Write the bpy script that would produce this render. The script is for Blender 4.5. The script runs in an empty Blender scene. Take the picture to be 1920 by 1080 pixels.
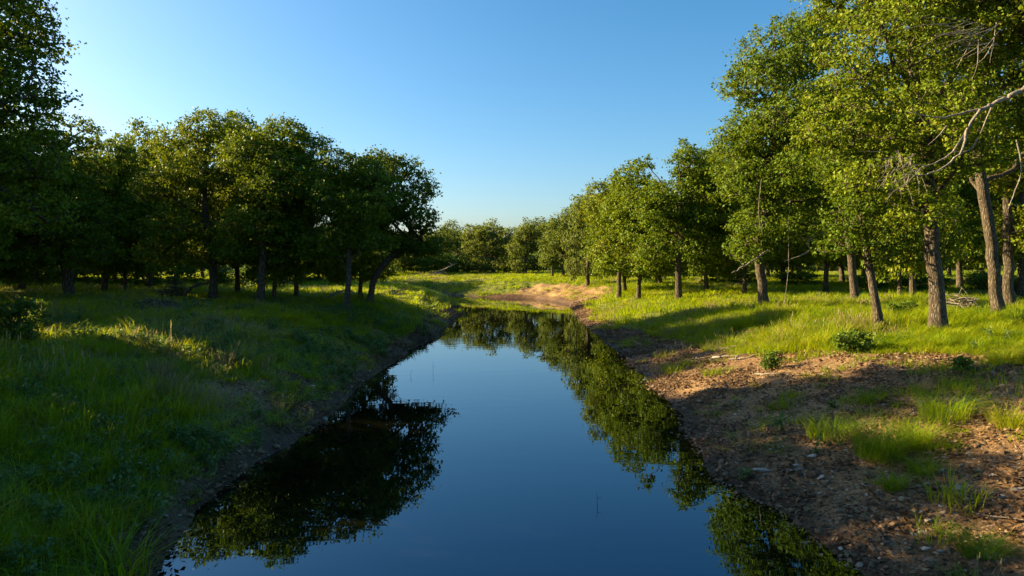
import bpy, math, random
import numpy as np
from mathutils import Vector

C = bpy.context.scene
COL = C.collection
R = math.radians

# ------------------------------------------------------------------ camera
CAMZ, F, HY = 4.0, 1280.0, 490.0           # metres above the water; focal length and horizon row in photo pixels
cam = bpy.data.cameras.new("camera")
cam.sensor_width = 36.0
cam.lens = 24.0
cam.shift_y = -(540 - HY) / 1920.0
cam.clip_start, cam.clip_end = 0.1, 3000
co = bpy.data.objects.new("camera", cam)
COL.objects.link(co)
co.location = (0, 0, CAMZ)
co.rotation_euler = (R(90), 0, 0)
C.camera = co

# ------------------------------------------------------------------ light
SUN_AZ, SUN_EL = 286.0, 21.0               # compass degrees clockwise from the view direction
w = bpy.data.worlds.new("World")
C.world = w
w.use_nodes = True
wn = w.node_tree
wn.nodes.clear()
sky = wn.nodes.new("ShaderNodeTexSky")
sky.sky_type = 'NISHITA'
sky.sun_disc = False
sky.sun_elevation = R(SUN_EL)
sky.sun_rotation = R(SUN_AZ)
sky.altitude = 300
sky.air_density = 1.0
sky.dust_density = 2.1
sky.ozone_density = 3.4
bg = wn.nodes.new("ShaderNodeBackground")
bg.inputs[1].default_value = 0.054
wo = wn.nodes.new("ShaderNodeOutputWorld")
hsv = wn.nodes.new("ShaderNodeHueSaturation")
hsv.inputs['Saturation'].default_value = 1.26
hsv.inputs['Hue'].default_value = 0.491
wn.links.new(sky.outputs[0], hsv.inputs['Color'])
wn.links.new(hsv.outputs[0], bg.inputs[0])
wn.links.new(bg.outputs[0], wo.inputs[0])

sl = bpy.data.lights.new("sun", 'SUN')
sl.energy = 5.0
sl.angle = R(0.5)
sl.color = (1.0, 0.77, 0.40)
so = bpy.data.objects.new("sun", sl)
COL.objects.link(so)
sd = Vector((math.sin(R(SUN_AZ)) * math.cos(R(SUN_EL)), math.cos(R(SUN_AZ)) * math.cos(R(SUN_EL)), math.sin(R(SUN_EL))))
so.rotation_euler = sd.to_track_quat('Z', 'Y').to_euler()
so.location = (-40, 10, 40)

vs = C.view_settings
vs.view_transform = 'Standard'
vs.look = 'None'
vs.gamma = 1.0
vs.use_curve_mapping = False
vs.exposure = 2.05
C.display_settings.display_device = 'sRGB'
C.cycles.max_bounces = 7
C.cycles.diffuse_bounces = 3
C.cycles.glossy_bounces = 3
C.cycles.transmission_bounces = 4
C.cycles.caustics_reflective = False
C.cycles.caustics_refractive = False

# ------------------------------------------------------------------ helpers
def smooth(a, b, x):
    t = np.clip((np.asarray(x, float) - a) / (b - a), 0, 1)
    return t * t * (3 - 2 * t)


def _hash(ix, iy, seed):
    with np.errstate(over='ignore'):
        h = (ix.astype(np.int64) * 374761393 + iy.astype(np.int64) * 668265263 + seed * 974634777) & 0x7fffffff
        h = ((h ^ (h >> 13)) * 1274126177) & 0x7fffffff
        h = h ^ (h >> 16)
    return (h & 0xffff) / 65535.0


def vnoise(x, y, s, seed=0):
    x = np.asarray(x, float) / s
    y = np.asarray(y, float) / s
    ix, iy = np.floor(x), np.floor(y)
    fx, fy = x - ix, y - iy
    fx, fy = fx * fx * (3 - 2 * fx), fy * fy * (3 - 2 * fy)
    a, b = _hash(ix, iy, seed), _hash(ix + 1, iy, seed)
    c, d = _hash(ix, iy + 1, seed), _hash(ix + 1, iy + 1, seed)
    return (a * (1 - fx) + b * fx) * (1 - fy) + (c * (1 - fx) + d * fx) * fy


def fbm(x, y, s, seed=0):
    return (vnoise(x, y, s, seed) * .5 + vnoise(x, y, s * .5, seed + 1) * .3 + vnoise(x, y, s * .25, seed + 2) * .2) - .5


def new_mesh(name, V, faces, mat=None, smooth_shade=False):
    """V (n,3); faces (m,k) array of one polygon size, or a list of such arrays."""
    me = bpy.data.meshes.new(name)
    V = np.asarray(V, np.float32)
    fl = faces if isinstance(faces, list) else [faces]
    fl = [np.asarray(f, np.int32) for f in fl if len(f)]
    me.vertices.add(len(V))
    me.vertices.foreach_set("co", V.ravel())
    loops = np.concatenate([f.ravel() for f in fl])
    tot = np.concatenate([np.full(len(f), f.shape[1], np.int32) for f in fl])
    start = np.concatenate([[0], np.cumsum(tot)[:-1]]).astype(np.int32)
    me.loops.add(len(loops))
    me.loops.foreach_set("vertex_index", loops)
    me.polygons.add(len(tot))
    me.polygons.foreach_set("loop_start", start)
    me.polygons.foreach_set("loop_total", tot)
    if smooth_shade:
        me.polygons.foreach_set("use_smooth", np.ones(len(tot), bool))
    me.update(calc_edges=True)
    if mat:
        me.materials.append(mat)
    return me


def obj(name, me, parent=None, loc=None):
    o = bpy.data.objects.new(name, me)
    COL.objects.link(o)
    if parent:
        o.parent = parent
    if loc is not None:
        o.location = loc
    return o


def tag(o, label=None, cat=None, group=None, kind=None):
    if label: o["label"] = label
    if cat: o["category"] = cat
    if group: o["group"] = group
    if kind: o["kind"] = kind
    return o


def thing(name, label, cat, loc, group=None, rz=0.0):
    e = bpy.data.objects.new(name, None)
    e.empty_display_size = 0.3
    COL.objects.link(e)
    e.location = loc
    e.rotation_euler.z = rz
    return tag(e, label, cat, group)


def dup_thing(src, loc, rz, scale, label, group):
    r = src.copy()
    COL.objects.link(r)
    r.location, r.rotation_euler, r.scale = loc, (0, 0, rz), scale
    tag(r, label, None, group)
    for ch in list(src.children):
        c = ch.copy()
        COL.objects.link(c)
        c.parent = r
        for g in list(ch.children):
            d = g.copy()
            COL.objects.link(d)
            d.parent = c
    return r


def tube(P, r, sides):
    P = np.asarray(P, float)
    n = len(P)
    r = np.broadcast_to(np.asarray(r, float), (n,))
    T = np.gradient(P, axis=0)
    T /= np.linalg.norm(T, axis=1, keepdims=True) + 1e-9
    ref = np.array([0.31, 0.95, 0.1]) if abs(T[0][2]) > .7 else np.array([0.1, 0.05, 1.0])
    A = np.cross(T, ref)
    A /= np.linalg.norm(A, axis=1, keepdims=True) + 1e-9
    B = np.cross(T, A)
    a = np.linspace(0, 2 * np.pi, sides, endpoint=False)
    V = P[:, None] + r[:, None, None] * (A[:, None] * np.cos(a)[None, :, None] + B[:, None] * np.sin(a)[None, :, None])
    i = np.arange(n - 1)[:, None] * sides
    j = np.arange(sides)[None]
    k = (j + 1) % sides
    Fc = np.stack([i + j, i + k, i + sides + k, i + sides + j], -1).reshape(-1, 4)
    return V.reshape(-1, 3), Fc


class Acc:
    def __init__(self):
        self.V, self.F, self.n = [], [], 0

    def add(self, V, Fc):
        self.V.append(np.asarray(V, float))
        self.F.append(np.asarray(Fc) + self.n)
        self.n += len(V)

    def mesh(self, name, mat, smooth_shade=True):
        return new_mesh(name, np.concatenate(self.V), np.concatenate(self.F), mat, smooth_shade)


# ------------------------------------------------------------------ materials
def mat_new(name):
    m = bpy.data.materials.new(name)
    m.use_nodes = True
    nt = m.node_tree
    nt.nodes.clear()
    out = nt.nodes.new("ShaderNodeOutputMaterial")
    def N(t, **kw):
        nd = nt.nodes.new(t)
        for k, v in kw.items():
            if k.startswith("i_"):
                key = k[2:]
                nd.inputs[int(key) if key.isdigit() else key.replace("_", " ")].default_value = v
            else:
                setattr(nd, k, v)
        return nd
    return m, nt, N, nt.links.new, out


def ramp(N, stops):
    r = N("ShaderNodeValToRGB")
    e = r.color_ramp.elements
    e[0].position, e[0].color = stops[0][0], (*stops[0][1], 1)
    e[1].position, e[1].color = stops[-1][0], (*stops[-1][1], 1)
    for p, c in stops[1:-1]:
        x = e.new(p)
        x.color = (*c, 1)
    return r


def leaf_mat(name, stops, trans=(0.20, 0.26, 0.03), tmix=0.42, rough=0.42, use_obj=True, spec=0.4, patch=0.0):
    m, nt, N, L, out = mat_new(name)
    geo = N("ShaderNodeNewGeometry")
    oi = N("ShaderNodeObjectInfo")
    rp = ramp(N, stops)
    mx = N("ShaderNodeMath", operation='MULTIPLY_ADD', i_1=0.54)
    m2 = N("ShaderNodeMath", operation='MULTIPLY', i_1=0.46)
    L(oi.outputs['Random'], m2.inputs[0])
    L(geo.outputs['Random Per Island'], mx.inputs[0])
    L(m2.outputs[0], mx.inputs[2])
    if patch:
        pn = N("ShaderNodeTexNoise")
        pn.inputs['Scale'].default_value = .45
        pn.inputs['Detail'].default_value = 3
        L(oi.outputs['Location'], pn.inputs['Vector'])
        pm = N("ShaderNodeMath", operation='MULTIPLY_ADD', i_1=patch, i_2=-.5 * patch)
        L(pn.outputs['Fac'], pm.inputs[0])
        pa = N("ShaderNodeMath", operation='ADD', use_clamp=True)
        L(pm.outputs[0], pa.inputs[0])
        L(mx.outputs[0], pa.inputs[1])
        L(pa.outputs[0], rp.inputs[0])
    else:
        L(mx.outputs[0], rp.inputs[0])
    p = N("ShaderNodeBsdfPrincipled")
    p.inputs['Roughness'].default_value = rough
    p.inputs['Specular IOR Level'].default_value = spec
    L(rp.outputs[0], p.inputs['Base Color'])
    t = N("ShaderNodeBsdfTranslucent")
    mc = N("ShaderNodeMix", data_type='RGBA', blend_type='MIX')
    mc.inputs[0].default_value = 0.55
    mc.inputs[7].default_value = (*trans, 1)
    L(rp.outputs[0], mc.inputs[6])
    L(mc.outputs[2], t.inputs['Color'])
    s = N("ShaderNodeMixShader")
    s.inputs[0].default_value = tmix
    L(p.outputs[0], s.inputs[1])
    L(t.outputs[0], s.inputs[2])
    L(s.outputs[0], out.inputs[0])
    return m


M = {}
M['oak'] = leaf_mat("oak_leaf", [(0, (.036, .080, .006)), (.4, (.092, .155, .008)), (.8, (.175, .215, .010)), (1, (.25, .22, .02))], (.22, .26, .006), .30, .58, True, .14)
M['oak_far'] = leaf_mat("far_oak_leaf", [(0, (.055, .095, .014)), (.5, (.105, .145, .020)), (1, (.17, .175, .03))], (.22, .26, .02), .36, .6, True, .14)
M['scrub'] = leaf_mat("scrub_leaf", [(0, (.035, .085, .010)), (.5, (.075, .145, .014)), (1, (.13, .19, .018))], (.18, .26, .012), .36, .55, True, .2)
M['grass'] = leaf_mat("grass_blade", [(0, (.050, .140, .006)), (.45, (.16, .27, .006)), (.8, (.30, .34, .008)), (1, (.42, .35, .04))], (.50, .54, .004), .52, .5, True, .25, 1.3)
M['straw'] = leaf_mat("straw_blade", [(0, (.16, .14, .05)), (.5, (.26, .21, .09)), (1, (.36, .30, .15))], (.34, .28, .10), .4, .6)
M['weed'] = leaf_mat("weed_leaf", [(0, (.05, .11, .025)), (.6, (.095, .165, .04)), (1, (.16, .22, .07))], (.18, .28, .03), .35, .5)


def wood_mat(name, c0, c1, c2, vscale=3.0, bump=.8):
    m, nt, N, L, out = mat_new(name)
    tc = N("ShaderNodeTexCoord")
    mp = N("ShaderNodeMapping")
    mp.inputs['Scale'].default_value = (1, 1, .22)
    L(tc.outputs['Object'], mp.inputs[0])
    v = N("ShaderNodeTexVoronoi", feature='DISTANCE_TO_EDGE')
    v.inputs['Scale'].default_value = vscale * 6
    n0 = N("ShaderNodeTexNoise")
    n0.inputs['Scale'].default_value = vscale * 3
    n0.inputs['Detail'].default_value = 6
    n0.inputs['Roughness'].default_value = .65
    wv = N("ShaderNodeVectorMath", operation='MULTIPLY_ADD')
    wv.inputs[1].default_value = (.12, .12, .12)
    L(mp.outputs[0], n0.inputs['Vector'])
    L(n0.outputs['Color'], wv.inputs[0])
    L(mp.outputs[0], wv.inputs[2])
    L(wv.outputs[0], v.inputs['Vector'])
    mr = N("ShaderNodeMath", operation='MULTIPLY_ADD', i_1=2.2)
    hs = N("ShaderNodeMath", operation='MULTIPLY', i_1=.55)
    L(n0.outputs['Fac'], hs.inputs[0])
    L(v.outputs['Distance'], mr.inputs[0])
    L(hs.outputs[0], mr.inputs[2])
    rp = ramp(N, [(.15, c0), (.5, c1), (.95, c2)])
    L(mr.outputs[0], rp.inputs[0])
    bp = N("ShaderNodeBump")
    bp.inputs['Strength'].default_value = bump
    bp.inputs['Distance'].default_value = .05
    L(mr.outputs[0], bp.inputs['Height'])
    p = N("ShaderNodeBsdfPrincipled")
    p.inputs['Roughness'].default_value = .9
    p.inputs['Specular IOR Level'].default_value = .2
    L(rp.outputs[0], p.inputs['Base Color'])
    L(bp.outputs[0], p.inputs['Normal'])
    L(p.outputs[0], out.inputs[0])
    return m


M['bark'] = wood_mat("oak_bark", (.018, .014, .011), (.080, .062, .045), (.165, .135, .100))
M['dead'] = wood_mat("dead_wood", (.08, .066, .054), (.20, .172, .145), (.33, .285, .24), 4.0, .4)
M['brush'] = wood_mat("brush_twig", (.03, .022, .018), (.08, .06, .05), (.17, .13, .11), 4.0, .4)


def stone_mat(name, stops, scale=9.0):
    m, nt, N, L, out = mat_new(name)
    oi = N("ShaderNodeObjectInfo")
    tc = N("ShaderNodeTexCoord")
    n0 = N("ShaderNodeTexNoise")
    n0.inputs['Scale'].default_value = scale
    n0.inputs['Detail'].default_value = 5
    L(tc.outputs['Object'], n0.inputs['Vector'])
    a = N("ShaderNodeMath", operation='MULTIPLY_ADD', i_1=.6)
    b = N("ShaderNodeMath", operation='MULTIPLY_ADD', i_1=.5, i_2=-.05)
    L(n0.outputs['Fac'], b.inputs[0])
    L(oi.outputs['Random'], a.inputs[0])
    L(b.outputs[0], a.inputs[2])
    rp = ramp(N, stops)
    L(a.outputs[0], rp.inputs[0])
    bp = N("ShaderNodeBump")
    bp.inputs['Strength'].default_value = .5
    bp.inputs['Distance'].default_value = .01
    L(n0.outputs['Fac'], bp.inputs['Height'])
    p = N("ShaderNodeBsdfPrincipled")
    p.inputs['Roughness'].default_value = .85
    p.inputs['Specular IOR Level'].default_value = .25
    L(rp.outputs[0], p.inputs['Base Color'])
    L(bp.outputs[0], p.inputs['Normal'])
    L(p.outputs[0], out.inputs[0])
    return m


M['pebble'] = stone_mat("gravel_stone", [(0, (.05, .030, .018)), (.45, (.13, .078, .042)), (.75, (.22, .145, .085)), (1, (.44, .36, .26))])
M['stone'] = stone_mat("pale_stone", [(0, (.20, .16, .12)), (.5, (.33, .28, .22)), (1, (.5, .45, .38))])
M['tan'] = stone_mat("tan_stone", [(0, (.28, .17, .09)), (.5, (.40, .27, .15)), (1, (.5, .37, .24))])
M['litter'] = leaf_mat("dead_leaf", [(0, (.05, .028, .014)), (.5, (.14, .075, .03)), (1, (.26, .17, .085))], (.2, .1, .03), .2, .7)

# ground: bare reddish earth <-> thatch and short growth, steered by the mesh attribute "dirt"; "wet" darkens the mud at the waterline
m, nt, N, L, out = mat_new("bank_soil")
tc = N("ShaderNodeTexCoord")
ad = N("ShaderNodeAttribute", attribute_name="dirt")
aw = N("ShaderNodeAttribute", attribute_name="wet")
n1 = N("ShaderNodeTexNoise"); n1.inputs['Scale'].default_value = .9; n1.inputs['Detail'].default_value = 8; n1.inputs['Roughness'].default_value = .65
n2 = N("ShaderNodeTexNoise"); n2.inputs['Scale'].default_value = 9.0; n2.inputs['Detail'].default_value = 8; n2.inputs['Roughness'].default_value = .7
v1 = N("ShaderNodeTexVoronoi"); v1.inputs['Scale'].default_value = 22
v2 = N("ShaderNodeTexVoronoi"); v2.inputs['Scale'].default_value = 55
for nd in (n1, n2, v1, v2):
    L(tc.outputs['Object'], nd.inputs['Vector'])
earth = ramp(N, [(.25, (.10, .052, .018)), (.5, (.24, .140, .052)), (.75, (.40, .26, .105))])
mixn = N("ShaderNodeMath", operation='MULTIPLY_ADD', i_1=.55)
n3 = N("ShaderNodeTexNoise"); n3.inputs['Scale'].default_value = .22; n3.inputs['Detail'].default_value = 5
L(tc.outputs['Object'], n3.inputs['Vector'])
low = N("ShaderNodeMath", operation='MULTIPLY_ADD', i_1=1.1, i_2=-.55)
L(n3.outputs['Fac'], low.inputs[0])
hn = N("ShaderNodeMath", operation='MULTIPLY_ADD', i_1=.5)
L(low.outputs[0], hn.inputs[2])
L(n2.outputs['Fac'], hn.inputs[0]); L(n1.outputs['Fac'], mixn.inputs[0]); L(hn.outputs[0], mixn.inputs[2])
L(mixn.outputs[0], earth.inputs[0])
# little stones and litter flecks set into the earth
fleck = ramp(N, [(0, (.05, .03, .02)), (.5, (.15, .09, .05)), (.85, (.30, .22, .14)), (1, (.42, .36, .28))])
sepc = N("ShaderNodeSeparateColor")
L(v1.outputs['Color'], sepc.inputs[0])
L(sepc.outputs[0], fleck.inputs[0])
fm = N("ShaderNodeMath", operation='GREATER_THAN', i_1=.55)
L(sepc.outputs[1], fm.inputs[0])
fm2 = N("ShaderNodeMath", operation='MULTIPLY', i_1=.6)
L(fm.outputs[0], fm2.inputs[0])
emix = N("ShaderNodeMix", data_type='RGBA')
L(fm2.outputs[0], emix.inputs[0]); L(earth.outputs[0], emix.inputs[6]); L(fleck.outputs[0], emix.inputs[7])
ac = N("ShaderNodeAttribute", attribute_name="clay")
duff = ramp(N, [(.25, (.055, .030, .013)), (.5, (.175, .098, .042)), (.75, (.33, .205, .095))])
L(mixn.outputs[0], duff.inputs[0])
cmix = N("ShaderNodeMix", data_type='RGBA')
L(ac.outputs['Fac'], cmix.inputs[0]); L(duff.outputs[0], cmix.inputs[6]); L(earth.outputs[0], cmix.inputs[7])
L(cmix.outputs[2], emix.inputs[6])
thatch = ramp(N, [(.3, (.040, .065, .008)), (.5, (.10, .125, .012)), (.72, (.23, .21, .03))])
L(n2.outputs['Fac'], thatch.inputs[0])
edge = N("ShaderNodeMath", operation='MULTIPLY_ADD', i_1=.7)
en = N("ShaderNodeMath", operation='ADD', i_1=-.35)
L(n2.outputs['Fac'], edge.inputs[0]); L(ad.outputs['Fac'], en.inputs[0]); L(en.outputs[0], edge.inputs[2])
es = N("ShaderNodeMapRange", i_1=.35, i_2=.65)
L(edge.outputs[0], es.inputs[0])
gm = N("ShaderNodeMix", data_type='RGBA')
L(es.outputs[0], gm.inputs[0]); L(thatch.outputs[0], gm.inputs[6]); L(emix.outputs[2], gm.inputs[7])
wetm = N("ShaderNodeMix", data_type='RGBA', blend_type='MULTIPLY')
wetm.inputs[7].default_value = (.35, .30, .26, 1)
L(aw.outputs['Fac'], wetm.inputs[0]); L(gm.outputs[2], wetm.inputs[6])
bsum = N("ShaderNodeMath", operation='MULTIPLY_ADD', i_1=-.35)
L(v1.outputs['Distance'], bsum.inputs[0]); L(n2.outputs['Fac'], bsum.inputs[2])
bp = N("ShaderNodeBump"); bp.inputs['Strength'].default_value = .9; bp.inputs['Distance'].default_value = .06
L(bsum.outputs[0], bp.inputs['Height'])
p = N("ShaderNodeBsdfPrincipled")
p.inputs['Specular IOR Level'].default_value = .2
rr = N("ShaderNodeMapRange", i_3=.95, i_4=.55)
L(aw.outputs['Fac'], rr.inputs[0]); L(rr.outputs[0], p.inputs['Roughness'])
L(wetm.outputs[2], p.inputs['Base Color']); L(bp.outputs[0], p.inputs['Normal']); L(p.outputs[0], out.inputs[0])
M['ground'] = m

# water: dark murky body under a clean mirror with faint ripples
m, nt, N, L, out = mat_new("pond_water")
tc = N("ShaderNodeTexCoord")
mp = N("ShaderNodeMapping"); mp.inputs['Scale'].default_value = (.55, 1.6, 1)
L(tc.outputs['Object'], mp.inputs[0])
n1 = N("ShaderNodeTexNoise"); n1.inputs['Scale'].default_value = 1.1; n1.inputs['Detail'].default_value = 2
n2 = N("ShaderNodeTexNoise"); n2.inputs['Scale'].default_value = .12; n2.inputs['Detail'].default_value = 1
L(mp.outputs[0], n1.inputs['Vector']); L(mp.outputs[0], n2.inputs['Vector'])
rg = N("ShaderNodeMapRange", i_1=.42, i_2=.66, i_3=.15, i_4=1.0)
L(n2.outputs['Fac'], rg.inputs[0])
hm = N("ShaderNodeMath", operation='MULTIPLY')
L(n1.outputs['Fac'], hm.inputs[0]); L(rg.outputs[0], hm.inputs[1])
bp = N("ShaderNodeBump"); bp.inputs['Strength'].default_value = .03; bp.inputs['Distance'].default_value = .12
L(hm.outputs[0], bp.inputs['Height'])
p = N("ShaderNodeBsdfPrincipled")
p.inputs['Base Color'].default_value = (.004, .004, .002, 1)
p.inputs['Roughness'].default_value = .0
p.inputs['IOR'].default_value = 1.95
p.inputs['Specular Tint'].default_value = (.14, .66, 1.0, 1)
L(bp.outputs[0], p.inputs['Normal']); L(p.outputs[0], out.inputs[0])
M['water'] = m

# ------------------------------------------------------------------ terrain
POND = np.array([(-4.7, -15), (-4.7, 9), (-5, 11.4), (-4.9, 13), (-4.85, 15.5), (-4.8, 19.3), (-5, 22.3), (-4.8, 25.6), (-4.7, 29.3),
                 (-4.1, 36), (-4, 44.5), (-3.8, 52), (-4.6, 60), (-6, 68), (-9, 75), (-14, 80), (-15, 86), (-11, 86), (-7.7, 82.6), (-3.6, 76.5),
                 (2.3, 73), (4.6, 66), (5.2, 62), (5.0, 55), (4.5, 41), (4.8, 31.6), (4.6, 25.6), (4.3, 18.3), (4, 15), (3.8, 12.3),
                 (4.2, 10.7), (4.6, 8.8), (4.8, 0), (4.8, -15)], float)


def shore(x, y):
    """signed distance to the waterline, positive on land"""
    x = np.asarray(x, float); y = np.asarray(y, float)
    d2 = np.full(x.shape, 1e18)
    inside = np.zeros(x.shape, bool)
    A = POND
    Bp = np.roll(POND, -1, 0)
    for (ax, ay), (bx, by) in zip(A, Bp):
        ex, ey = bx - ax, by - ay
        t = np.clip(((x - ax) * ex + (y - ay) * ey) / (ex * ex + ey * ey), 0, 1)
        d2 = np.minimum(d2, (x - ax - t * ex) ** 2 + (y - ay - t * ey) ** 2)
        c = (ay > y) != (by > y)
        with np.errstate(divide='ignore', invalid='ignore'):
            xi = ax + (y - ay) * ex / (ey if ey != 0 else 1e-9)
        inside ^= c & (x < xi)
    d = np.sqrt(d2)
    d = np.where(inside, -d, d)
    return d + fbm(x, y, 2.2, 5) * .7


def left_side(x, y):
    return x < np.interp(y, [-20, 55, 66, 78, 84, 85], [0, 0, -4, -9.5, -13, -4000])


def terrain(x, y):
    x = np.asarray(x, float); y = np.asarray(y, float)
    d = shore(x, y)
    zl = np.interp(d, [-7, -2, -.5, 0, .35, 1.2, 3.6, 6, 13, 40, 300], [-1.2, -.8, -.25, 0, .22, .55, 1.42, 1.8, 2.0, 2.1, 2.2])
    zr = np.interp(d, [-7, -2, -.5, 0, .5, 2.5, 5, 8.5, 14, 40, 300], [-1.2, -.5, -.12, 0, .12, .62, 1.33, 1.78, 2.0, 2.05, 2.2])
    zr = zr + smooth(52, 64, y) * .24 * smooth(.05, .45, d) * smooth(9, 3, d)
    zr = zr - smooth(52, 64, y) * smooth(.3, 1.5, d) * smooth(8, 4, d) * (np.abs(fbm(x, y * .35, 1.5, 18)) * .9 + np.abs(fbm(x, y * .6, .7, 19)) * .35)
    z = np.where(left_side(x, y), zl, zr)
    amp = smooth(0.1, 3.0, d)
    z = z + amp * (fbm(x, y, 3.0, 11) * .26 + fbm(x, y, .9, 15) * .10) + amp * smooth(30, 200, np.hypot(x, y)) * fbm(x, y, 40, 21) * .8
    return z


def dirt_mask(x, y):
    d = shore(x, y)
    left = left_side(x, y)
    wr = np.interp(y, [0, 13, 17, 19.5, 22, 25, 30, 36, 56, 62, 66, 90], [7.0, 8.0, 7.5, 6.0, 3.8, 3.0, 2.2, 1.5, 1.3, 3.6, 5.4, 5.4])
    wr = np.where((y > 62) & (x < 4), np.minimum(wr, np.interp(x, [-6, -2.5, .5, 4], [.0, .2, 2.2, 6.2])), wr)
    wl = np.full(np.shape(d), .35) + .6 * smooth(20, 30, y)
    # two worn spots on the left bank
    for cx, cy, r in ((-6.6, 17.0, .8), (-6.2, 19.0, .7)):
        wl = np.maximum(wl, d + 1.2 - np.hypot(x - cx, (y - cy) * .7) / r * 1.2)
    wd = np.where(left, wl, wr)
    n = fbm(x, y, 1.6, 31) * np.where(y > 55, 3.6, 2.0)
    return smooth(-.5, .5, wd - d + n * np.clip(wd / 3, np.where(y > 60, .06, .3), 1))


def zat(x, y):
    return float(terrain(np.array([x]), np.array([y]))[0])


def axis(parts):
    out = []
    for a, b, s in parts:
        out.append(np.arange(a, b, s))
    return np.concatenate(out)


gx = np.concatenate([-np.geomspace(1200, 62, 26), axis([(-60, -24, 1.0), (-24, -11, .42), (-11, 13.5, .17), (13.5, 24, .42), (24, 60, 1.0)]), np.geomspace(62, 1200, 26)])
gy = np.concatenate([axis([(-30, 4, 2.0), (4, 26, .17), (26, 46, .34), (46, 64, .6), (64, 90, .33), (90, 100, .8), (100, 160, 2.5)]), np.geomspace(163, 1800, 26)])
GX, GY = np.meshgrid(gx, gy)
fx, fy = GX.ravel(), GY.ravel()
fz = terrain(fx, fy)
nx, ny = len(gx), len(gy)
i = (np.arange(ny - 1)[:, None] * nx + np.arange(nx - 1)[None]).ravel()
gme = new_mesh("ground", np.stack([fx, fy, fz], 1), np.stack([i, i + 1, i + nx + 1, i + nx], 1), M['ground'], True)
at = gme.attributes.new("dirt", 'FLOAT', 'POINT')
at.data.foreach_set("value", dirt_mask(fx, fy).astype(np.float32))
dd = shore(fx, fy)
at = gme.attributes.new("clay", 'FLOAT', 'POINT')
at.data.foreach_set("value", smooth(48, 64, fy + fbm(fx, fy, 6, 8) * 10).astype(np.float32))
at = gme.attributes.new("wet", 'FLOAT', 'POINT')
at.data.foreach_set("value", (1 - smooth(.1, .75, dd / np.interp(fy, [40, 70], [1, 1.7]) + fbm(fx, fy, .8, 3) * .6)).astype(np.float32))
tag(obj("ground", gme), "grassy banks and bare reddish earth around the pond", None, None, "structure")

wx = np.linspace(-24, 12, 10); wy = np.linspace(-16, 90, 20)
WX, WY = np.meshgrid(wx, wy)
i = (np.arange(19)[:, None] * 10 + np.arange(9)[None]).ravel()
tag(obj("water", new_mesh("water", np.stack([WX.ravel(), WY.ravel(), np.zeros(200)], 1), np.stack([i, i + 1, i + 11, i + 10], 1), M['water'], True)),
    "still dark blue water of the narrow pond", None, None, "structure")


def world(px, py, Y):
    return np.array([(px - 960) / F * Y, Y, CAMZ - (py - HY) / F * Y])


def on_ground(px, py):
    """where the photo ray through this pixel meets the bank (used once, to lay the place out)"""
    Y = np.geomspace(6, 60, 500)
    X = (px - 960) / F * Y
    h = CAMZ - (py - HY) / F * Y
    z = terrain(X, Y)
    q = int(np.argmax(h <= z))
    return float(X[q]), float(Y[q]), float(z[q])


# ------------------------------------------------------------------ oaks
def leaves_mesh(name, P, size, rng, mat, up=.55, out_dir=None):
    n = len(P)
    nrm = rng.normal(size=(n, 3)) * .75
    nrm[:, 2] += up
    if out_dir is not None:
        nrm += out_dir * .45
    nrm /= np.linalg.norm(nrm, axis=1, keepdims=True)
    t = rng.normal(size=(n, 3)); t[:, 2] -= .25
    t -= nrm * (t * nrm).sum(1, keepdims=True)
    t /= np.linalg.norm(t, axis=1, keepdims=True) + 1e-9
    s = np.cross(nrm, t)
    ln = size * rng.uniform(.65, 1.3, (n, 1))
    wd = ln * rng.uniform(.26, .40, (n, 1))
    fold = ln * rng.uniform(.02, .16, (n, 1))
    mid = P + t * ln * rng.uniform(.45, .65, (n, 1))
    V = np.stack([P, mid + s * wd + nrm * fold, P + t * ln - nrm * fold * .5, mid - s * wd + nrm * fold], 1).reshape(-1, 3)
    b = np.arange(n)[:, None] * 4
    T = np.concatenate([b + np.array([[0, 1, 2]]), b + np.array([[0, 2, 3]])], 0)
    return new_mesh(name, V, T, mat)


def bez(a, b, c, n):
    t = np.linspace(0, 1, n)[:, None]
    return a * (1 - t) ** 2 + 2 * b * t * (1 - t) + c * t * t


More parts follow.
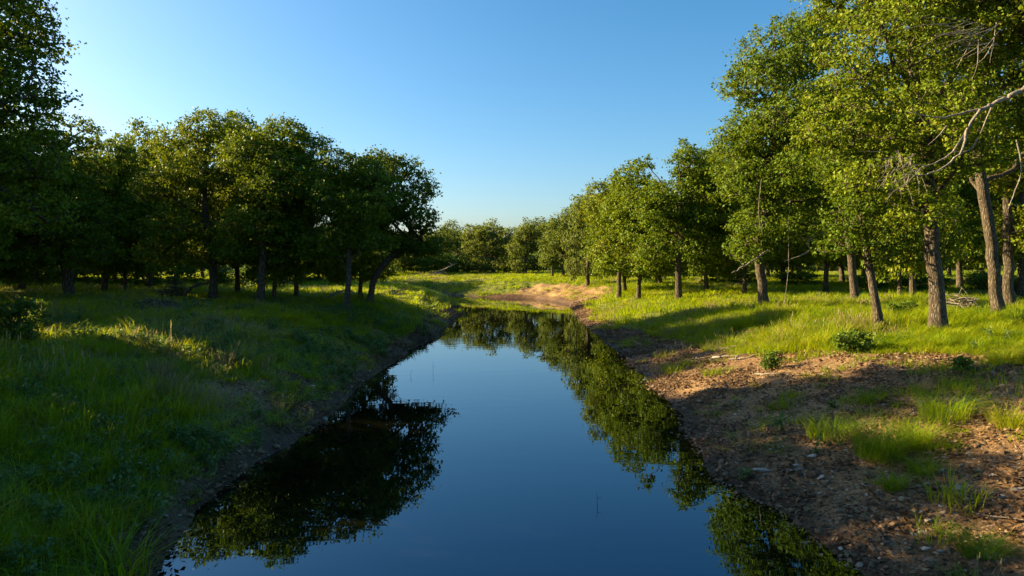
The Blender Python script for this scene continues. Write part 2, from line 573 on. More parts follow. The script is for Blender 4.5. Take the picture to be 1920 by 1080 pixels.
def tree_data(seed, lobes, trunk, r0, clumps, per, leaf, crad, leafmat, limb_parts=True, woodmat=None, zmin=.5):
    """lobes: (cx,cy,cz,rx,ry,rz) in local metres; trunk: list of local points; returns [(part name, mesh)]"""
    rng = np.random.default_rng(seed)
    woodmat = woodmat or M['bark']
    trunk = np.array(trunk, float)
    seg = np.linalg.norm(np.diff(trunk, axis=0), axis=1)
    s = np.concatenate([[0], np.cumsum(seg)])
    k = max(4, int(s[-1] / .4))
    u = np.linspace(0, s[-1], k)
    TP = np.stack([np.interp(u, s, trunk[:, j]) for j in range(3)], 1)
    ker = np.array([.25, .5, .25])
    for _ in range(2):
        Q = TP.copy()
        for j in range(3):
            Q[1:-1, j] = np.convolve(TP[:, j], ker, 'valid')
        TP = Q
    TP[1:] += rng.normal(size=(k - 1, 3)) * [.018, .018, 0] * min(1, r0 / .2)
    pos = [tuple(p) for p in TP]
    par = [-1] + list(range(k - 1))
    own = [-1] * k
    chains = [(-1, list(range(k)))]
    byown = {}

    def add_path(P, parent, owner):
        idx = [parent]
        for q in P[1:]:
            pos.append(tuple(q)); par.append(idx[-1]); own.append(owner)
            idx.append(len(pos) - 1)
            byown.setdefault(owner, []).append(idx[-1])
        chains.append((owner, idx))
        return idx

    limb_nodes = {}
    for li, lb in enumerate(lobes):
        c = np.array(lb[:3])
        hd = np.hypot(TP[:, 0] - c[0], TP[:, 1] - c[1])
        want = c[2] - .75 * hd
        cand = np.arange(max(1, int(k * .45)), k)
        a = cand[np.argmin(np.abs(TP[cand, 2] - want[cand]) + .3 * hd[cand] + rng.uniform(0, .8, len(cand)))]
        A = TP[a]
        ctrl = A + (c - A) * [.55, .55, .28] + rng.normal(size=3) * .25 * np.linalg.norm(c - A) * .4
        n = max(4, int(np.linalg.norm(c - A) / .45))
        P = bez(A, ctrl, c, n)
        P[1:] += rng.normal(size=(n - 1, 3)) * .07
        limb_nodes[li] = add_path(P, a, li)
    # clump centres inside the lobes, denser towards the outside
    vol = np.array([l[3] * l[4] * l[5] for l in lobes]) ** .72
    cnt = np.maximum(3, np.round(clumps * vol / vol.sum())).astype(int)
    CC, CO = [], []
    for li, lb in enumerate(lobes):
        want = cnt[li]
        m_ = want * 6
        d = rng.normal(size=(m_, 3)); d /= np.linalg.norm(d, axis=1, keepdims=True)
        d[:, 2] = np.where(d[:, 2] < -.35, d[:, 2] * .6, d[:, 2])
        kv = rng.normal(size=(4, 3)) * 2.6
        ph = rng.uniform(0, 6.28, 4)
        rag = 1 + .11 * np.sin(d @ kv.T + ph).sum(1)
        rr = rng.uniform(.30, 1.0, m_) ** .5 * rag
        cand = np.array(lb[:3]) + d * rr[:, None] * np.array(lb[3:6])
        got = np.zeros((0, 3))
        sp = crad * 1.75
        for c_ in cand:
            if len(got) >= want:
                break
            if len(got) == 0 or (((got - c_) * [1, 1, 1.25]) ** 2).sum(1).min() > sp * sp:
                got = np.vstack([got, c_])
        CC.append(got); CO += [li] * len(got)
    CC = np.concatenate(CC); CO = np.array(CO)
    keep = CC[:, 2] > zmin
    CC, CO = CC[keep], CO[keep]
    start = np.array([np.linalg.norm(CC[q] - np.array(lobes[CO[q]][:3])) for q in range(len(CC))])
    for q in np.argsort(start):
        c, li = CC[q], CO[q]
        ids = np.array(byown[li])
        NP = np.array([pos[z] for z in byown[li]])
        dv = c - NP
        dist = np.linalg.norm(dv, axis=1)
        b = ids[np.argmin(dist + np.maximum(0, -dv[:, 2]) * .5)]
        A = np.array(pos[b])
        L_ = np.linalg.norm(c - A)
        n = max(2, int(L_ / .5) + 1)
        ctrl = (A + c) / 2 + rng.normal(size=3) * .16 * L_ + np.array([0, 0, .10 * L_])
        P = bez(A, ctrl, c, n)
        add_path(P, b, li)
    nn = len(pos)
    acc = np.zeros(nn)
    has = np.zeros(nn, bool)
    for z in range(1, nn):
        has[par[z]] = True
    acc[~has] = 1.0
    for z in range(nn - 1, 0, -1):
        acc[par[z]] += acc[z]
    rad = acc ** (1 / 2.35)
    base = rad[0]
    rad = rad / base * r0 * .92
    rad = np.maximum(rad, .009)
    PA = np.array(pos)
    # trunk: keeps most of its girth, flares at the foot
    tz = np.linspace(0, 1, k)
    tr = np.maximum(rad[:k], r0 * (1 - .55 * tz))
    tr *= 1 + .55 * np.exp(-PA[:k, 2] / .26)
    out = []
    accs = {}
    V, Fc = tube(PA[:k], tr, 12)
    ang = np.tile(np.arange(12), k)
    # bark ridges and root swell
    ctr = np.repeat(PA[:k], 12, 0)
    V = ctr + (V - ctr) * (1 + (.05 * np.sin(ang * 2.1 + seed) + rng.normal(size=len(V)) * .035))[:, None]
    V[:12, 2] -= .25
    out.append(("trunk", new_mesh("trunk", V, Fc, woodmat, True)))
    for owner, idx in chains[1:]:
        r = rad[idx].copy()
        r[0] = min(r[0], r[1] * 1.15)
        thick = r[0]
        sd_ = 7 if thick > .07 else (5 if thick > .03 else 3)
        V, Fc = tube(PA[idx], r, sd_)
        key = owner if limb_parts else 0
        accs.setdefault(key, Acc()).add(V, Fc)
    for key in sorted(accs):
        out.append(("limb", accs[key].mesh("limb", woodmat)))
    # leaves
    n = len(CC)
    each = np.maximum(3, rng.normal(per, per * .3, n)).astype(int)
    csz = np.repeat(rng.uniform(.6, 1.25, n), each)[:, None]
    g = rng.normal(size=(each.sum(), 3)) * np.array([crad, crad, crad * .55]) * rng.uniform(.5, 1.0, (each.sum(), 1)) * csz
    LP = np.repeat(CC, each, 0) + g
    cen = np.array([l[:3] for l in lobes])[np.repeat(CO, each)]
    od = LP - cen
    od /= np.linalg.norm(od, axis=1, keepdims=True) + 1e-6
    out.append(("crown", leaves_mesh("crown", LP, leaf, rng, leafmat, .5, od)))
    return out


def auto_lobes(rng, x0, x1, z0, z1, dep, n=10):
    """uneven crown: a few big masses, a ring of low skirts and small protruding heads"""
    cx, cz = (x0 + x1) / 2, (z0 + z1) / 2
    hx, hz = (x1 - x0) / 2, (z1 - z0) / 2
    L_ = [(cx + rng.uniform(-.3, .3) * hx, rng.uniform(-.2, .2) * dep, z1 - hz * .36, hx * .42, dep * .42, hz * .36)]
    L_.append((x0 + hx * .34, rng.uniform(-.3, .3) * dep, cz + rng.uniform(-.45, .3) * hz, hx * .34, dep * .45, hz * .38))
    L_.append((x1 - hx * .34, rng.uniform(-.3, .3) * dep, cz + rng.uniform(-.45, .3) * hz, hx * .34, dep * .45, hz * .38))
    L_.append((cx, 0, cz, hx * .5, dep * .5, hz * .5))
    for q in range(n - 4):
        a = q / (n - 4) * 2 * np.pi + rng.uniform(-.5, .5)
        r_ = rng.uniform(.18, .42)
        L_.append((cx + math.cos(a) * hx * rng.uniform(.4, .68), math.sin(a) * dep * rng.uniform(.45, .7), cz + rng.uniform(-.35, .72) * hz, hx * r_, dep * r_, hz * r_ * .85))
    for q in range(4):
        a = q / 4 * 2 * np.pi + rng.uniform(0, 1.5)
        L_.append((cx + math.cos(a) * hx * .55, math.sin(a) * dep * .55, z0 + hz * .28, hx * .36, dep * .36, hz * .27))
    for q in range(7):
        a = rng.uniform(0, 6.28)
        r_ = rng.uniform(.10, .2)
        f_ = rng.uniform(.6, .98)
        L_.append((cx + math.cos(a) * hx * f_, math.sin(a) * dep * f_ * .8, cz + rng.uniform(-.3, 1.0) * hz * (1.25 - f_ * .6), hx * r_, dep * r_, hz * r_))
    return L_


def add_parts(root, parts):
    for nm, me in parts:
        obj(nm, me, root)


def px_tree(seed, px, Y, xl, xr, yt, yb, r0, label, group, lean=None, lobes_px=None, clumps=230, per=75, leaf=.13, crad=.42,
            fork=None, dep=None, nl=7, name="oak_tree", limb_parts=True, mat=None):
    """an oak laid out from where its foot, crown sides, top and lowest leaves sit in the photo, at its own distance Y"""
    X = (px - 960) / F * Y
    zg = zat(X, Y)
    s = Y / F
    rng = np.random.default_rng(seed)
    lx = lambda a: (a - px) * s
    lz = lambda b: CAMZ - (b - HY) * s - zg
    if lobes_px:
        lobes = [(lx(a), d_, lz(b), ra * s, (rd or ra * s), rb * s) for a, b, ra, rb, d_, rd in lobes_px]
    else:
        x0, x1, z0, z1 = lx(xl), lx(xr), lz(yb), lz(yt)
        lobes = auto_lobes(rng, x0, x1, max(z0, 1.2), z1, dep or (x1 - x0) * .5, nl)
    zt = max(l[2] for l in lobes)
    if lean:
        tp = [(lx(a), d_, lz(b)) for a, b, d_ in lean]
        tp[0] = (0, 0, 0)
    else:
        mx = np.mean([l[0] for l in lobes])
        tp = [(0, 0, 0), (mx * .12 + rng.uniform(-.1, .1), rng.uniform(-.1, .1), zt * .28), (mx * .35 + rng.uniform(-.3, .3), rng.uniform(-.3, .3), zt * .58), (mx * .6, 0, zt * .9)]
    t = thing(name, label, "tree", (X, Y, zg), group)
    add_parts(t, tree_data(seed, lobes, tp, r0, clumps, per, leaf, crad, mat or M['oak'], limb_parts))
    return t


G_R = "oaks along the right bank"
G_L = "oaks along the left bank"
G_F = "oaks beyond the far bank"

# --- right bank, nearest first
t_big = px_tree(101, 1760, 21.7, 0, 0, 0, 0, .24, "tallest thick sunlit oak trunk standing in bright grass near the bare earth on the right", G_R,
    lean=[(1760, 622, 0), (1750, 480, 0), (1742, 360, 0), (1735, 240, .2), (1720, 110, .3)],
    lobes_px=[(1720, 20, 110, 90, .3, 2.2), (1640, 110, 110, 90, -.8, 2.0), (1800, 90, 110, 90, -.6, 2.0), (1600, 230, 95, 80, .4, 1.8), (1690, 250, 90, 80, -1.6, 1.7), (1830, 220, 80, 70, 1.2, 1.7),
              (1650, 340, 80, 55, -.5, 1.5), (1760, 300, 70, 50, -1.2, 1.2), (1640, -50, 120, 80, 1.0, 2.2), (1800, -60, 120, 70, .5, 2.2), (1700, 400, 60, 40, -.9, 1.0)],
    clumps=1150, per=44, leaf=.115, crad=.22)
px_tree(102, 1650, 23.3, 0, 0, 0, 0, .135, "slim leaning oak with low leafy sprays standing left of the thickest sunlit trunk", G_R,
    lean=[(1650, 612, 0), (1640, 545, 0), (1630, 500, .1), (1625, 430, .1), (1610, 340, .2)],
    lobes_px=[(1600, 410, 55, 45, -.4, 1.0), (1645, 450, 55, 35, -.6, .9), (1570, 460, 40, 34, -.2, .8), (1620, 350, 60, 45, .3, 1.1), (1590, 300, 55, 50, .4, 1.1), (1670, 480, 40, 25, -.3, .7)],
    clumps=260, per=42, leaf=.11, crad=.20)
t_edge = px_tree(103, 1872, 24.4, 0, 0, 0, 0, .20, "pale sunlit oak trunk leaning left at the right edge of the grass", G_R,
    lean=[(1872, 604, 0), (1862, 500, 0), (1855, 420, 0), (1842, 320, .2), (1850, 230, .4), (1868, 120, .4)],
    lobes_px=[(1860, 60, 110, 80, .8, 2.2), (1960, 100, 110, 90, .4, 2.2), (1900, 200, 80, 60, 1.6, 1.8), (2000, 230, 90, 70, .4, 2.0), (1820, 150, 80, 60, 2.0, 1.8), (1930, -40, 130, 80, .6, 2.4), (1880, 300, 60, 40, 1.8, 1.3)],
    clumps=780, per=44, leaf=.125, crad=.23)
px_tree(104, 1433, 33, 0, 0, 0, 0, .24, "broad dark trunked oak whose tall crown leans out furthest toward the water on the right", G_R,
    lean=[(1433, 577, 0), (1425, 500, 0), (1420, 440, 0), (1440, 340, .2), (1460, 200, .2)],
    lobes_px=[(1460, 115, 75, 60, 0, 2.4), (1405, 165, 60, 60, -.6, 2.0), (1400, 260, 60, 60, .5, 2.0), (1520, 90, 70, 60, .8, 2.4), (1390, 350, 55, 50, -.8, 1.8), (1460, 340, 70, 55, -1.8, 1.9),
              (1520, 220, 80, 70, .3, 2.4), (1450, 240, 70, 60, -1.9, 2.0), (1420, 425, 60, 38, -1.2, 1.8), (1490, 430, 55, 40, -1.4, 1.6), (1375, 300, 32, 60, .2, 1.3), (1540, 370, 60, 60, .2, 2.0), (1560, 40, 50, 40, .8, 1.6), (1385, 470, 35, 28, -1.0, 1.2)],
    clumps=1250, per=44, leaf=.14, crad=.25)
px_tree(105, 1605, 34, 1540, 1700, 90, 440, .21, "leaning brown oak trunk lit on its left side behind the slim leaning oak", G_R,
    lean=[(1605, 541, 0), (1596, 490, 0), (1590, 400, 0), (1600, 250, 0)], clumps=560, per=44, leaf=.15, crad=.27)
px_tree(106, 1272, 44, 1190, 1350, 270, 500, .21, "dark stout oak on the right bank with a rounded crown above a shaded trunk", G_R, clumps=620, per=44, leaf=.17, crad=.29, nl=12)
px_tree(107, 1160, 55, 1098, 1215, 325, 500, .19, "front oak of the twins where the right bank bends, nearest to the water", G_R, clumps=520, per=42, leaf=.18, crad=.30, nl=12)

# --- generic oaks: built once each, then copied
PROTO = []
for q, (hw, z0, z1, r0) in enumerate(((3.3, .7, 8.6, .17), (2.7, 1.1, 8.2, .14), (3.8, .8, 8.4, .19), (2.4, .6, 7.4, .12))):
    rng = np.random.default_rng(300 + q)
    lobes = auto_lobes(rng, -hw, hw, z0, z1, hw, 10)
    tp = [(0, 0, 0), (rng.uniform(-.25, .25), rng.uniform(-.2, .2), z1 * .25), (rng.uniform(-.5, .5), rng.uniform(-.4, .4), z1 * .5), (rng.uniform(-.6, .6), 0, z1 * .8)]
    PROTO.append((tree_data(400 + q, lobes, tp, r0, 700, 48, .175, .27, M['oak'], False), z1, hw))
FAR = []
for q, (hw, z0, z1, r0) in enumerate(((3.4, .9, 7.6, .22), (2.8, 1.2, 7.0, .18), (4.0, .3, 7.2, .26))):
    rng = np.random.default_rng(350 + q)
    lobes = auto_lobes(rng, -hw, hw, z0, z1, hw, 9)
    tp = [(0, 0, 0), (rng.uniform(-.3, .3), .1, z1 * .25), (rng.uniform(-.5, .5), 0, z1 * .5), (0, 0, z1 * .8)]
    FAR.append((tree_data(450 + q, lobes, tp, r0, 330, 38, .24, .40, M['oak_far'], False), z1, hw))
BUILT = {}


def generic(kind, q, X, Y, H, W, rz, label, group, name="oak_tree"):
    parts, z1, hw = (PROTO if kind == 'near' else FAR)[q]
    loc = (X, Y, zat(X, Y))
    sc = (W / (2 * hw), W / (2 * hw), H / z1)
    key = (kind, q)
    if key not in BUILT:
        t = thing(name, label, "tree", loc, group, rz)
        t.scale = sc
        add_parts(t, parts)
        BUILT[key] = t
        return t
    return dup_thing(BUILT[key], loc, rz, sc, label, group)


def gen_px(kind, q, px, Y, xl, xr, yt, label, group, rz=None, name="oak_tree"):
    X = (px - 960) / F * Y
    H = (CAMZ - (yt - HY) * Y / F - zat(X, Y)) * (1.08 if kind == 'far' else 1.02)
    return generic(kind, q, X, Y, H, (xr - xl) / F * Y * (1.3 if kind == 'near' else 1.1), (q * 1.7 + px * .37) % 6.28 if rz is None else rz, label, group, name)


gen_px('near', 1, 1197, 50, 1135, 1262, 318, "oak with a leaning trunk between the twins at the bend and the stout oak", G_R)
gen_px('near', 2, 1172, 58, 1110, 1230, 345, "twin oak standing just behind the one at the bend of the right bank", G_R)
gen_px('near', 0, 1325, 47, 1265, 1385, 285, "oak with a pale trunk lit on its left, right behind the stout dark oak", G_R)
gen_px('near', 3, 1237, 62, 1190, 1290, 345, "slender oak deep in the shade left of the stout dark oak on the right bank", G_R)
gen_px('near', 1, 1395, 44, 1340, 1450, 250, "oak with a crooked trunk behind the broad oak with the tall crown", G_R)
gen_px('near', 2, 1548, 43, 1480, 1620, 150, "forked dark oak in the deep shade behind the slim leaning oak", G_R)
gen_px('near', 0, 1712, 36, 1650, 1790, 110, "oak with a bright patch of sun on its bark seen left of the thickest trunk", G_R)
gen_px('near', 3, 1688, 38, 1630, 1745, 210, "thin leaning oak half hidden left of the thickest sunlit trunk", G_R)
px_tree(108, 1892, 27.5, 1830, 2000, 60, 500, .2, "short stubby oak trunk right behind the pale leaning trunk at the right edge", G_R, lean=[(1892, 592, 0), (1891, 500, 0), (1888, 400, 0), (1895, 250, .2)], clumps=560, per=44, leaf=.13, crad=.24)
px_tree(109, 1915, 36, 1820, 2000, 120, 490, .22, "dark oak between the tall trunks at the right edge, deep in the wood", G_R, clumps=480, per=44, leaf=.15, crad=.27)
gen_px('near', 0, 1800, 47, 1730, 1880, 160, "shaded oak behind the tangle of dead branches on the right", G_R)
gen_px('near', 3, 1470, 55, 1410, 1530, 230, "shaded slim oak showing between the broad oak and the forked dark oak", G_R)

# --- left bank
px_tree(201, -45, 22, 0, 0, 0, 0, .25, "tall dark oak crown cut by the left edge of the picture", G_L,
    lobes_px=[(-60, 30, 110, 90, 0, 2.4), (10, 60, 60, 70, .4, 1.8), (-10, 190, 80, 80, -.5, 2.0), (30, 150, 45, 60, .6, 1.4), (-90, 300, 100, 80, .3, 2.2), (20, 300, 60, 70, .8, 1.6), (-60, -60, 100, 70, .5, 2.2), (-150, 150, 110, 100, .3, 2.4), (40, 395, 60, 45, .6, 1.4)],
    clumps=760, per=46, leaf=.13, crad=.24)
px_tree(202, 130, 34, 40, 225, 225, 505, .27, "dark spreading oak with low drooping leaves on the left bank beside the tall edge oak", G_L,
    lobes_px=[(60, 280, 60, 60, 0, 2.0), (120, 330, 60, 60, .6, 2.0), (110, 250, 50, 45, .8, 1.6), (160, 430, 55, 45, -1.0, 1.6), (60, 410, 60, 50, -1.0, 1.8), (205, 475, 34, 30, -.8, 1.2), (150, 490, 55, 26, -.6, 1.6), (40, 490, 60, 28, -.8, 1.6), (110, 370, 70, 60, 0, 2.2), (185, 400, 40, 40, -.6, 1.4), (0, 440, 50, 50, .5, 1.8), (90, 480, 50, 25, -.5, 1.5), (20, 512, 40, 24, -.8, 1.3), (70, 520, 30, 18, -.2, 1.1), (-20, 500, 50, 40, 0, 1.6), (-20, 350, 60, 60, .5, 2.0)],
    clumps=820, per=44, leaf=.15, crad=.26)
px_tree(203, 400, 37, 300, 470, 210, 480, .23, "dark oak with a low bare side limb in the middle of the left row", G_L,
    lobes_px=[(385, 245, 45, 40, 0, 1.6), (330, 280, 50, 45, .5, 1.8), (440, 275, 45, 42, -.5, 1.6), (390, 330, 60, 50, -1.2, 1.9), (300, 350, 45, 50, 0, 1.7), (450, 380, 50, 50, .6, 1.6), (350, 430, 55, 45, -.8, 1.6), (415, 450, 50, 40, .4, 1.5), (310, 470, 45, 32, -.4, 1.5), (370, 485, 45, 22, .8, 1.4), (445, 475, 40, 28, -.6, 1.4)],
    clumps=720, per=44, leaf=.15, crad=.26)
px_tree(204, 487, 34.5, 440, 610, 225, 490, .21, "greyish oak trunk, left one of the close pair near the middle of the left row", G_L,
    lobes_px=[(520, 265, 50, 38, 0, 1.7), (570, 290, 42, 45, .5, 1.5), (470, 300, 48, 45, -.5, 1.7), (530, 350, 60, 50, -1.0, 1.8), (590, 370, 40, 45, .3, 1.4), (490, 420, 50, 42, -.8, 1.6), (560, 440, 50, 45, .3, 1.5), (540, 240, 30, 20, .4, 1.0), (590, 470, 40, 32, -.3, 1.3), (520, 480, 45, 25, .8, 1.5), (450, 470, 40, 28, .2, 1.4)],
    clumps=720, per=44, leaf=.15, crad=.26)
px_tree(205, 650, 33, 600, 730, 280, 470, .15, "slim dark oak trunk standing alone closest to the water on the left bank", G_L,
    lean=[(650, 583, 0), (652, 530, 0), (655, 480, 0), (648, 420, .1), (650, 350, .1)],
    lobes_px=[(640, 320, 38, 36, 0, 1.4), (685, 330, 42, 40, .4, 1.5), (625, 380, 40, 42, -.3, 1.4), (680, 400, 48, 42, -.6, 1.5), (640, 440, 45, 34, .3, 1.3), (685, 455, 40, 30, .4, 1.3), (615, 470, 32, 25, .4, 1.2), (715, 360, 30, 35, .2, 1.2)],
    clumps=540, per=44, leaf=.145, crad=.25)
px_tree(206, 692, 39.5, 660, 840, 285, 490, .18, "leaning oak with a bent trunk reaching toward the water at the row's right end", G_L,
    lean=[(692, 557, 0), (700, 522, 0), (720, 492, .1), (752, 466, .1), (790, 452, 0)],
    lobes_px=[(745, 320, 38, 32, 0, 1.5), (785, 355, 30, 36, .3, 1.3), (715, 310, 32, 32, -.2, 1.3), (790, 415, 32, 36, -.4, 1.4), (815, 460, 26, 22, 0, 1.1), (740, 390, 45, 42, -.3, 1.6), (700, 370, 40, 45, .8, 1.5), (770, 462, 34, 24, .3, 1.2), (735, 455, 36, 28, .9, 1.3), (700, 450, 32, 30, .8, 1.3), (800, 470, 30, 18, -.3, 1.1)],
    clumps=560, per=44, leaf=.15, crad=.26)
gen_px('near', 2, 195, 43, 120, 275, 255, "short dark trunk on the left bank, right of the spreading oak with drooping leaves", G_L)
gen_px('near', 3, 236, 44, 195, 285, 290, "thinnest dark trunk left of the brush heap on the left bank", G_L)
gen_px('near', 0, 280, 47, 215, 350, 235, "dark oak forking low, standing between the thinnest trunk and the brush heap", G_L)
gen_px('near', 1, 445, 41, 390, 520, 228, "dark pair of stems right of the oak with the low bare limb", G_L)
gen_px('near', 3, 513, 36.5, 480, 590, 262, "dark oak trunk, right one of the close pair near the middle of the left row", G_L)
gen_px('near', 2, 556, 40, 520, 650, 275, "dark oak between the close pair of trunks and the slim trunk near the water", G_L)
gen_px('near', 0, 676, 41.5, 610, 730, 300, "straight oak trunk crossing just left of the leaning bent oak", G_L)
gen_px('near', 1, 40, 46, -40, 120, 250, "shaded oak behind the spreading oak at the left edge", G_L)
gen_px('near', 0, -120, 36, -230, -20, 180, "oak beyond the left edge, behind the tall dark edge crown", G_L)
# second rank deeper in the wood on the left
rng = np.random.default_rng(77)
LR = ["second rank oak at the left edge behind the tall edge crown", "second rank oak behind the left part of the spreading drooping oak", "second rank oak behind the spreading drooping oak's trunk", "second rank oak behind the short dark trunk on the left",
      "second rank oak behind the brush heap on the left bank", "second rank oak behind the oak with the low bare limb", "second rank oak behind the close pair of trunks", "third rank oak seen through the gap right of the close pair of trunks",
      "far slim trunk in the sunny gap, left one of the two there", "far slim trunk in the sunny gap, right one beside the slim waterside trunk", "oak beyond the left edge in the second rank", "deepest oak seen in the gap behind the brush heap"]
RR = ["second rank oak seen right of the broad tall crowned oak on the right", "second rank oak behind the forked dark oak", "second rank oak between the slim leaning oak and the thin half hidden oak", "second rank oak directly behind the thickest sunlit trunk",
      "second rank oak behind the tangle of dead branches", "second rank oak at the right edge behind the tall trunks", "second rank oak behind the crooked trunk left of the broad tall crowned oak", "deepest oak seen left of the shaded slim oak on the right",
      "deepest oak seen behind the stout dark oak", "oak beyond the right edge in the second rank", "deepest oak behind the slim leaning oak", "deepest oak left of the tangle of dead branches"]
for q, (px, Y) in enumerate(((-40, 62), (60, 66), (140, 58), (215, 68), (330, 62), (380, 74), (470, 66), (545, 80), (597, 86), (642, 90), (-150, 60), (290, 88))):
    gen_px('near', q % 4, px, Y, px - 75 * 50 / Y, px + 75 * 50 / Y, (300 + (Y - 60) * 2.6) if Y < 76 else 425, LR[q], "oaks of the second rank on the left", rng.uniform(0, 6.28))
# second rank on the right
for q, (px, Y) in enumerate(((1500, 66), (1580, 60), (1650, 54), (1740, 62), (1840, 56), (1930, 48), (1380, 70), (1440, 82), (1300, 80), (2000, 58), (1620, 78), (1780, 80))):
    gen_px('near', (q + 1) % 4, px, Y, px - 80 * 50 / Y, px + 80 * 50 / Y, 240 + (Y - 48) * 3.0, RR[q], "oaks of the second rank on the right", rng.uniform(0, 6.28))
# oaks upstream of the camera on the left bank: they throw the shade that lies over the near banks
for q, (X, Y, H, W) in enumerate(((-15.5, 12.0, 9.8, 6.4), (-19.0, 18.0, 9.4, 5.6), (-22.5, 8.0, 11.5, 8.0), (-15.0, 5.0, 10.0, 7.0), (-22.0, 13.0, 11.0, 6.5), (-26, 20, 11.5, 8), (-14.5, -2.0, 10, 7), (-30, 28, 11, 8), (-22.5, 25.5, 12.5, 6.5), (-31, 35, 13.0, 9), (-37, 42, 13, 9), (-35.5, 31, 13, 8.5), (-44, 48, 13, 9), (-42, 39, 13, 9), (-51, 56, 13, 9), (-54, 65, 11, 9), (-63, 75, 11, 9), (-60, 58, 11.5, 9))):
    generic('near', q % 4, X, Y, H, W, rng.uniform(0, 6.28), "oak on the left bank outside the left edge", "oaks outside the left edge", "oak_tree")

# --- oaks beyond the far bank
for q, px, Y, xl, xr, yt, label in (
        (1, 1126, 90, 1085, 1195, 375, "far oak with a pale bare fork on its trunk, right of the bare far bank"),
        (0, 1056, 87, 1010, 1095, 405, "far oak with a slanted dark trunk, right one of the pair above the bare earth"),
        (1, 1036, 88, 1000, 1065, 425, "far oak with a straight dark trunk, left one of the pair above the bare earth"),
        (2, 985, 103, 945, 1025, 422, "bright green far oak with low branches left of the pair above the bare earth"),
        (2, 925, 107, 872, 985, 424, "wide rounded greyish far oak in the centre of the far bank"),
        (0, 855, 118, 815, 900, 424, "dim bluish far oak just right of the leaning bent oak"),
        (1, 895, 130, 870, 925, 437, "smallest far oak top peeping in the gap left of the rounded greyish oak"),
        (0, 1085, 98, 1050, 1130, 390, "far oak behind the pale forked trunk, leafy to the ground"),
        (2, 800, 112, 740, 850, 440, "far oak behind the crown of the leaning bent oak"),
        (0, 1000, 125, 965, 1040, 420, "tall far oak top standing behind the bright green far oak"),
        (2, 1102, 72, 1062, 1150, 372, "round leafy oak between the twins at the bend and the far trees"),
        (0, 1070, 92, 1036, 1108, 398, "leafy far oak right behind the pair above the bare earth"),
        (1, 740, 105, 690, 790, 440, "far oak glimpsed under the crown of the leaning bent oak")):
    gen_px('far', q, px, Y, xl, xr, yt, label, G_F)

# low scrub at the wood's edge beyond the far bank
SC = []
for q in range(2):
    rng = np.random.default_rng(600 + q)
    lobes = auto_lobes(rng, -2.2, 2.2, .35, 2.6, 1.6, 6)
    lobes = [(a, b, max(c, .4), d, e, f) for a, b, c, d, e, f in lobes]
    SC.append(tree_data(610 + q, lobes, [(0, 0, 0), (.05, 0, .3), (0, .05, .8), (0, 0, 1.3)], .07, 110, 46, .2, .30, M['scrub'], False, None, .1))
SN = {"trunk": "stem", "limb": "branch", "crown": "foliage"}
first = {}


def shrub(q, X, Y, sc, rz, label, group=None, name="shrub"):
    loc = (X, Y, zat(X, Y))
    if q not in first:
        t = thing(name, label, "shrub", loc, group, rz)
        t.scale = sc
        add_parts(t, [(SN[a], b) for a, b in SC[q]])
        first[q] = t
        return t
    return dup_thing(first[q], loc, rz, sc, label, group)


rng = np.random.default_rng(8)
TH = ["dark thicket shrub left of the slanting dead trunk on the far bank", "dark thicket shrub just behind the grey fallen log", "dark thicket shrub behind the slanting dead trunk", "dark thicket shrub right of the slanting dead trunk",
      "dark thicket shrub under the smallest far oak top", "dark thicket shrub under the wide rounded greyish oak", "dark thicket shrub between the rounded greyish oak and the bright green oak", "dark thicket shrub right of the pair above the bare earth",
      "dark thicket shrub behind the pale forked far trunk", "dark thicket shrub seen under the leaning bent oak's crown", "dark thicket shrub behind the bright green far oak", "dark thicket shrub directly behind the pair above the bare earth"]
for q, (px, Y) in enumerate(((758, 104), (795, 105), (828, 106), (860, 108), (900, 111), (945, 112), (975, 109), (1100, 112), (1140, 108), (700, 100), (1010, 118), (1060, 116))):
    X = (px - 960) / F * Y
    s_ = rng.uniform(1.0, 1.45)
    shrub(q % 2, X, Y, (s_, s_, s_ * .95), rng.uniform(0, 6.28), TH[q], "shrubs of the far thicket")

UL = ["dark undergrowth bush left of the spreading drooping oak's trunk", "dark undergrowth bush between the spreading oak and the short dark trunk", "dark undergrowth bush right of the thinnest trunk", "dark undergrowth bush behind the brush heap",
      "dark undergrowth bush behind the oak with the low bare limb", "dark undergrowth bush left of the close pair of trunks", "dark undergrowth bush behind the close pair of trunks", "dark undergrowth bush left of the slim waterside trunk"]
for q, (px, Y) in enumerate(((70, 50), (165, 52), (255, 50), (335, 54), (415, 56), (462, 50), (535, 58), (618, 62))):
    s_ = rng.uniform(.8, 1.1)
    shrub(q % 2, (px - 960) / F * Y, Y, (s_ * 1.2, s_, s_ * .8), rng.uniform(0, 6.28), UL[q], "undergrowth bushes on the left")
UR = ["dark undergrowth bush left of the stout dark oak on the right bank", "dark undergrowth bush right of the stout dark oak", "dark undergrowth bush left of the broad tall crowned oak", "dark undergrowth bush right of the broad tall crowned oak",
      "dark undergrowth bush behind the slim leaning oak", "dark undergrowth bush left of the thickest sunlit trunk", "dark undergrowth bush right of the tangle of dead branches", "dark undergrowth bush at the right edge between the trunks"]
for q, (px, Y) in enumerate(((1225, 64), (1345, 60), (1385, 58), (1495, 52), (1630, 46), (1725, 44), (1845, 42), (1910, 40))):
    s_ = rng.uniform(.55, .85)
    shrub(q % 2, (px - 960) / F * Y, Y, (s_ * 1.2, s_, s_ * .7), rng.uniform(0, 6.28), UR[q], "undergrowth bushes on the right")

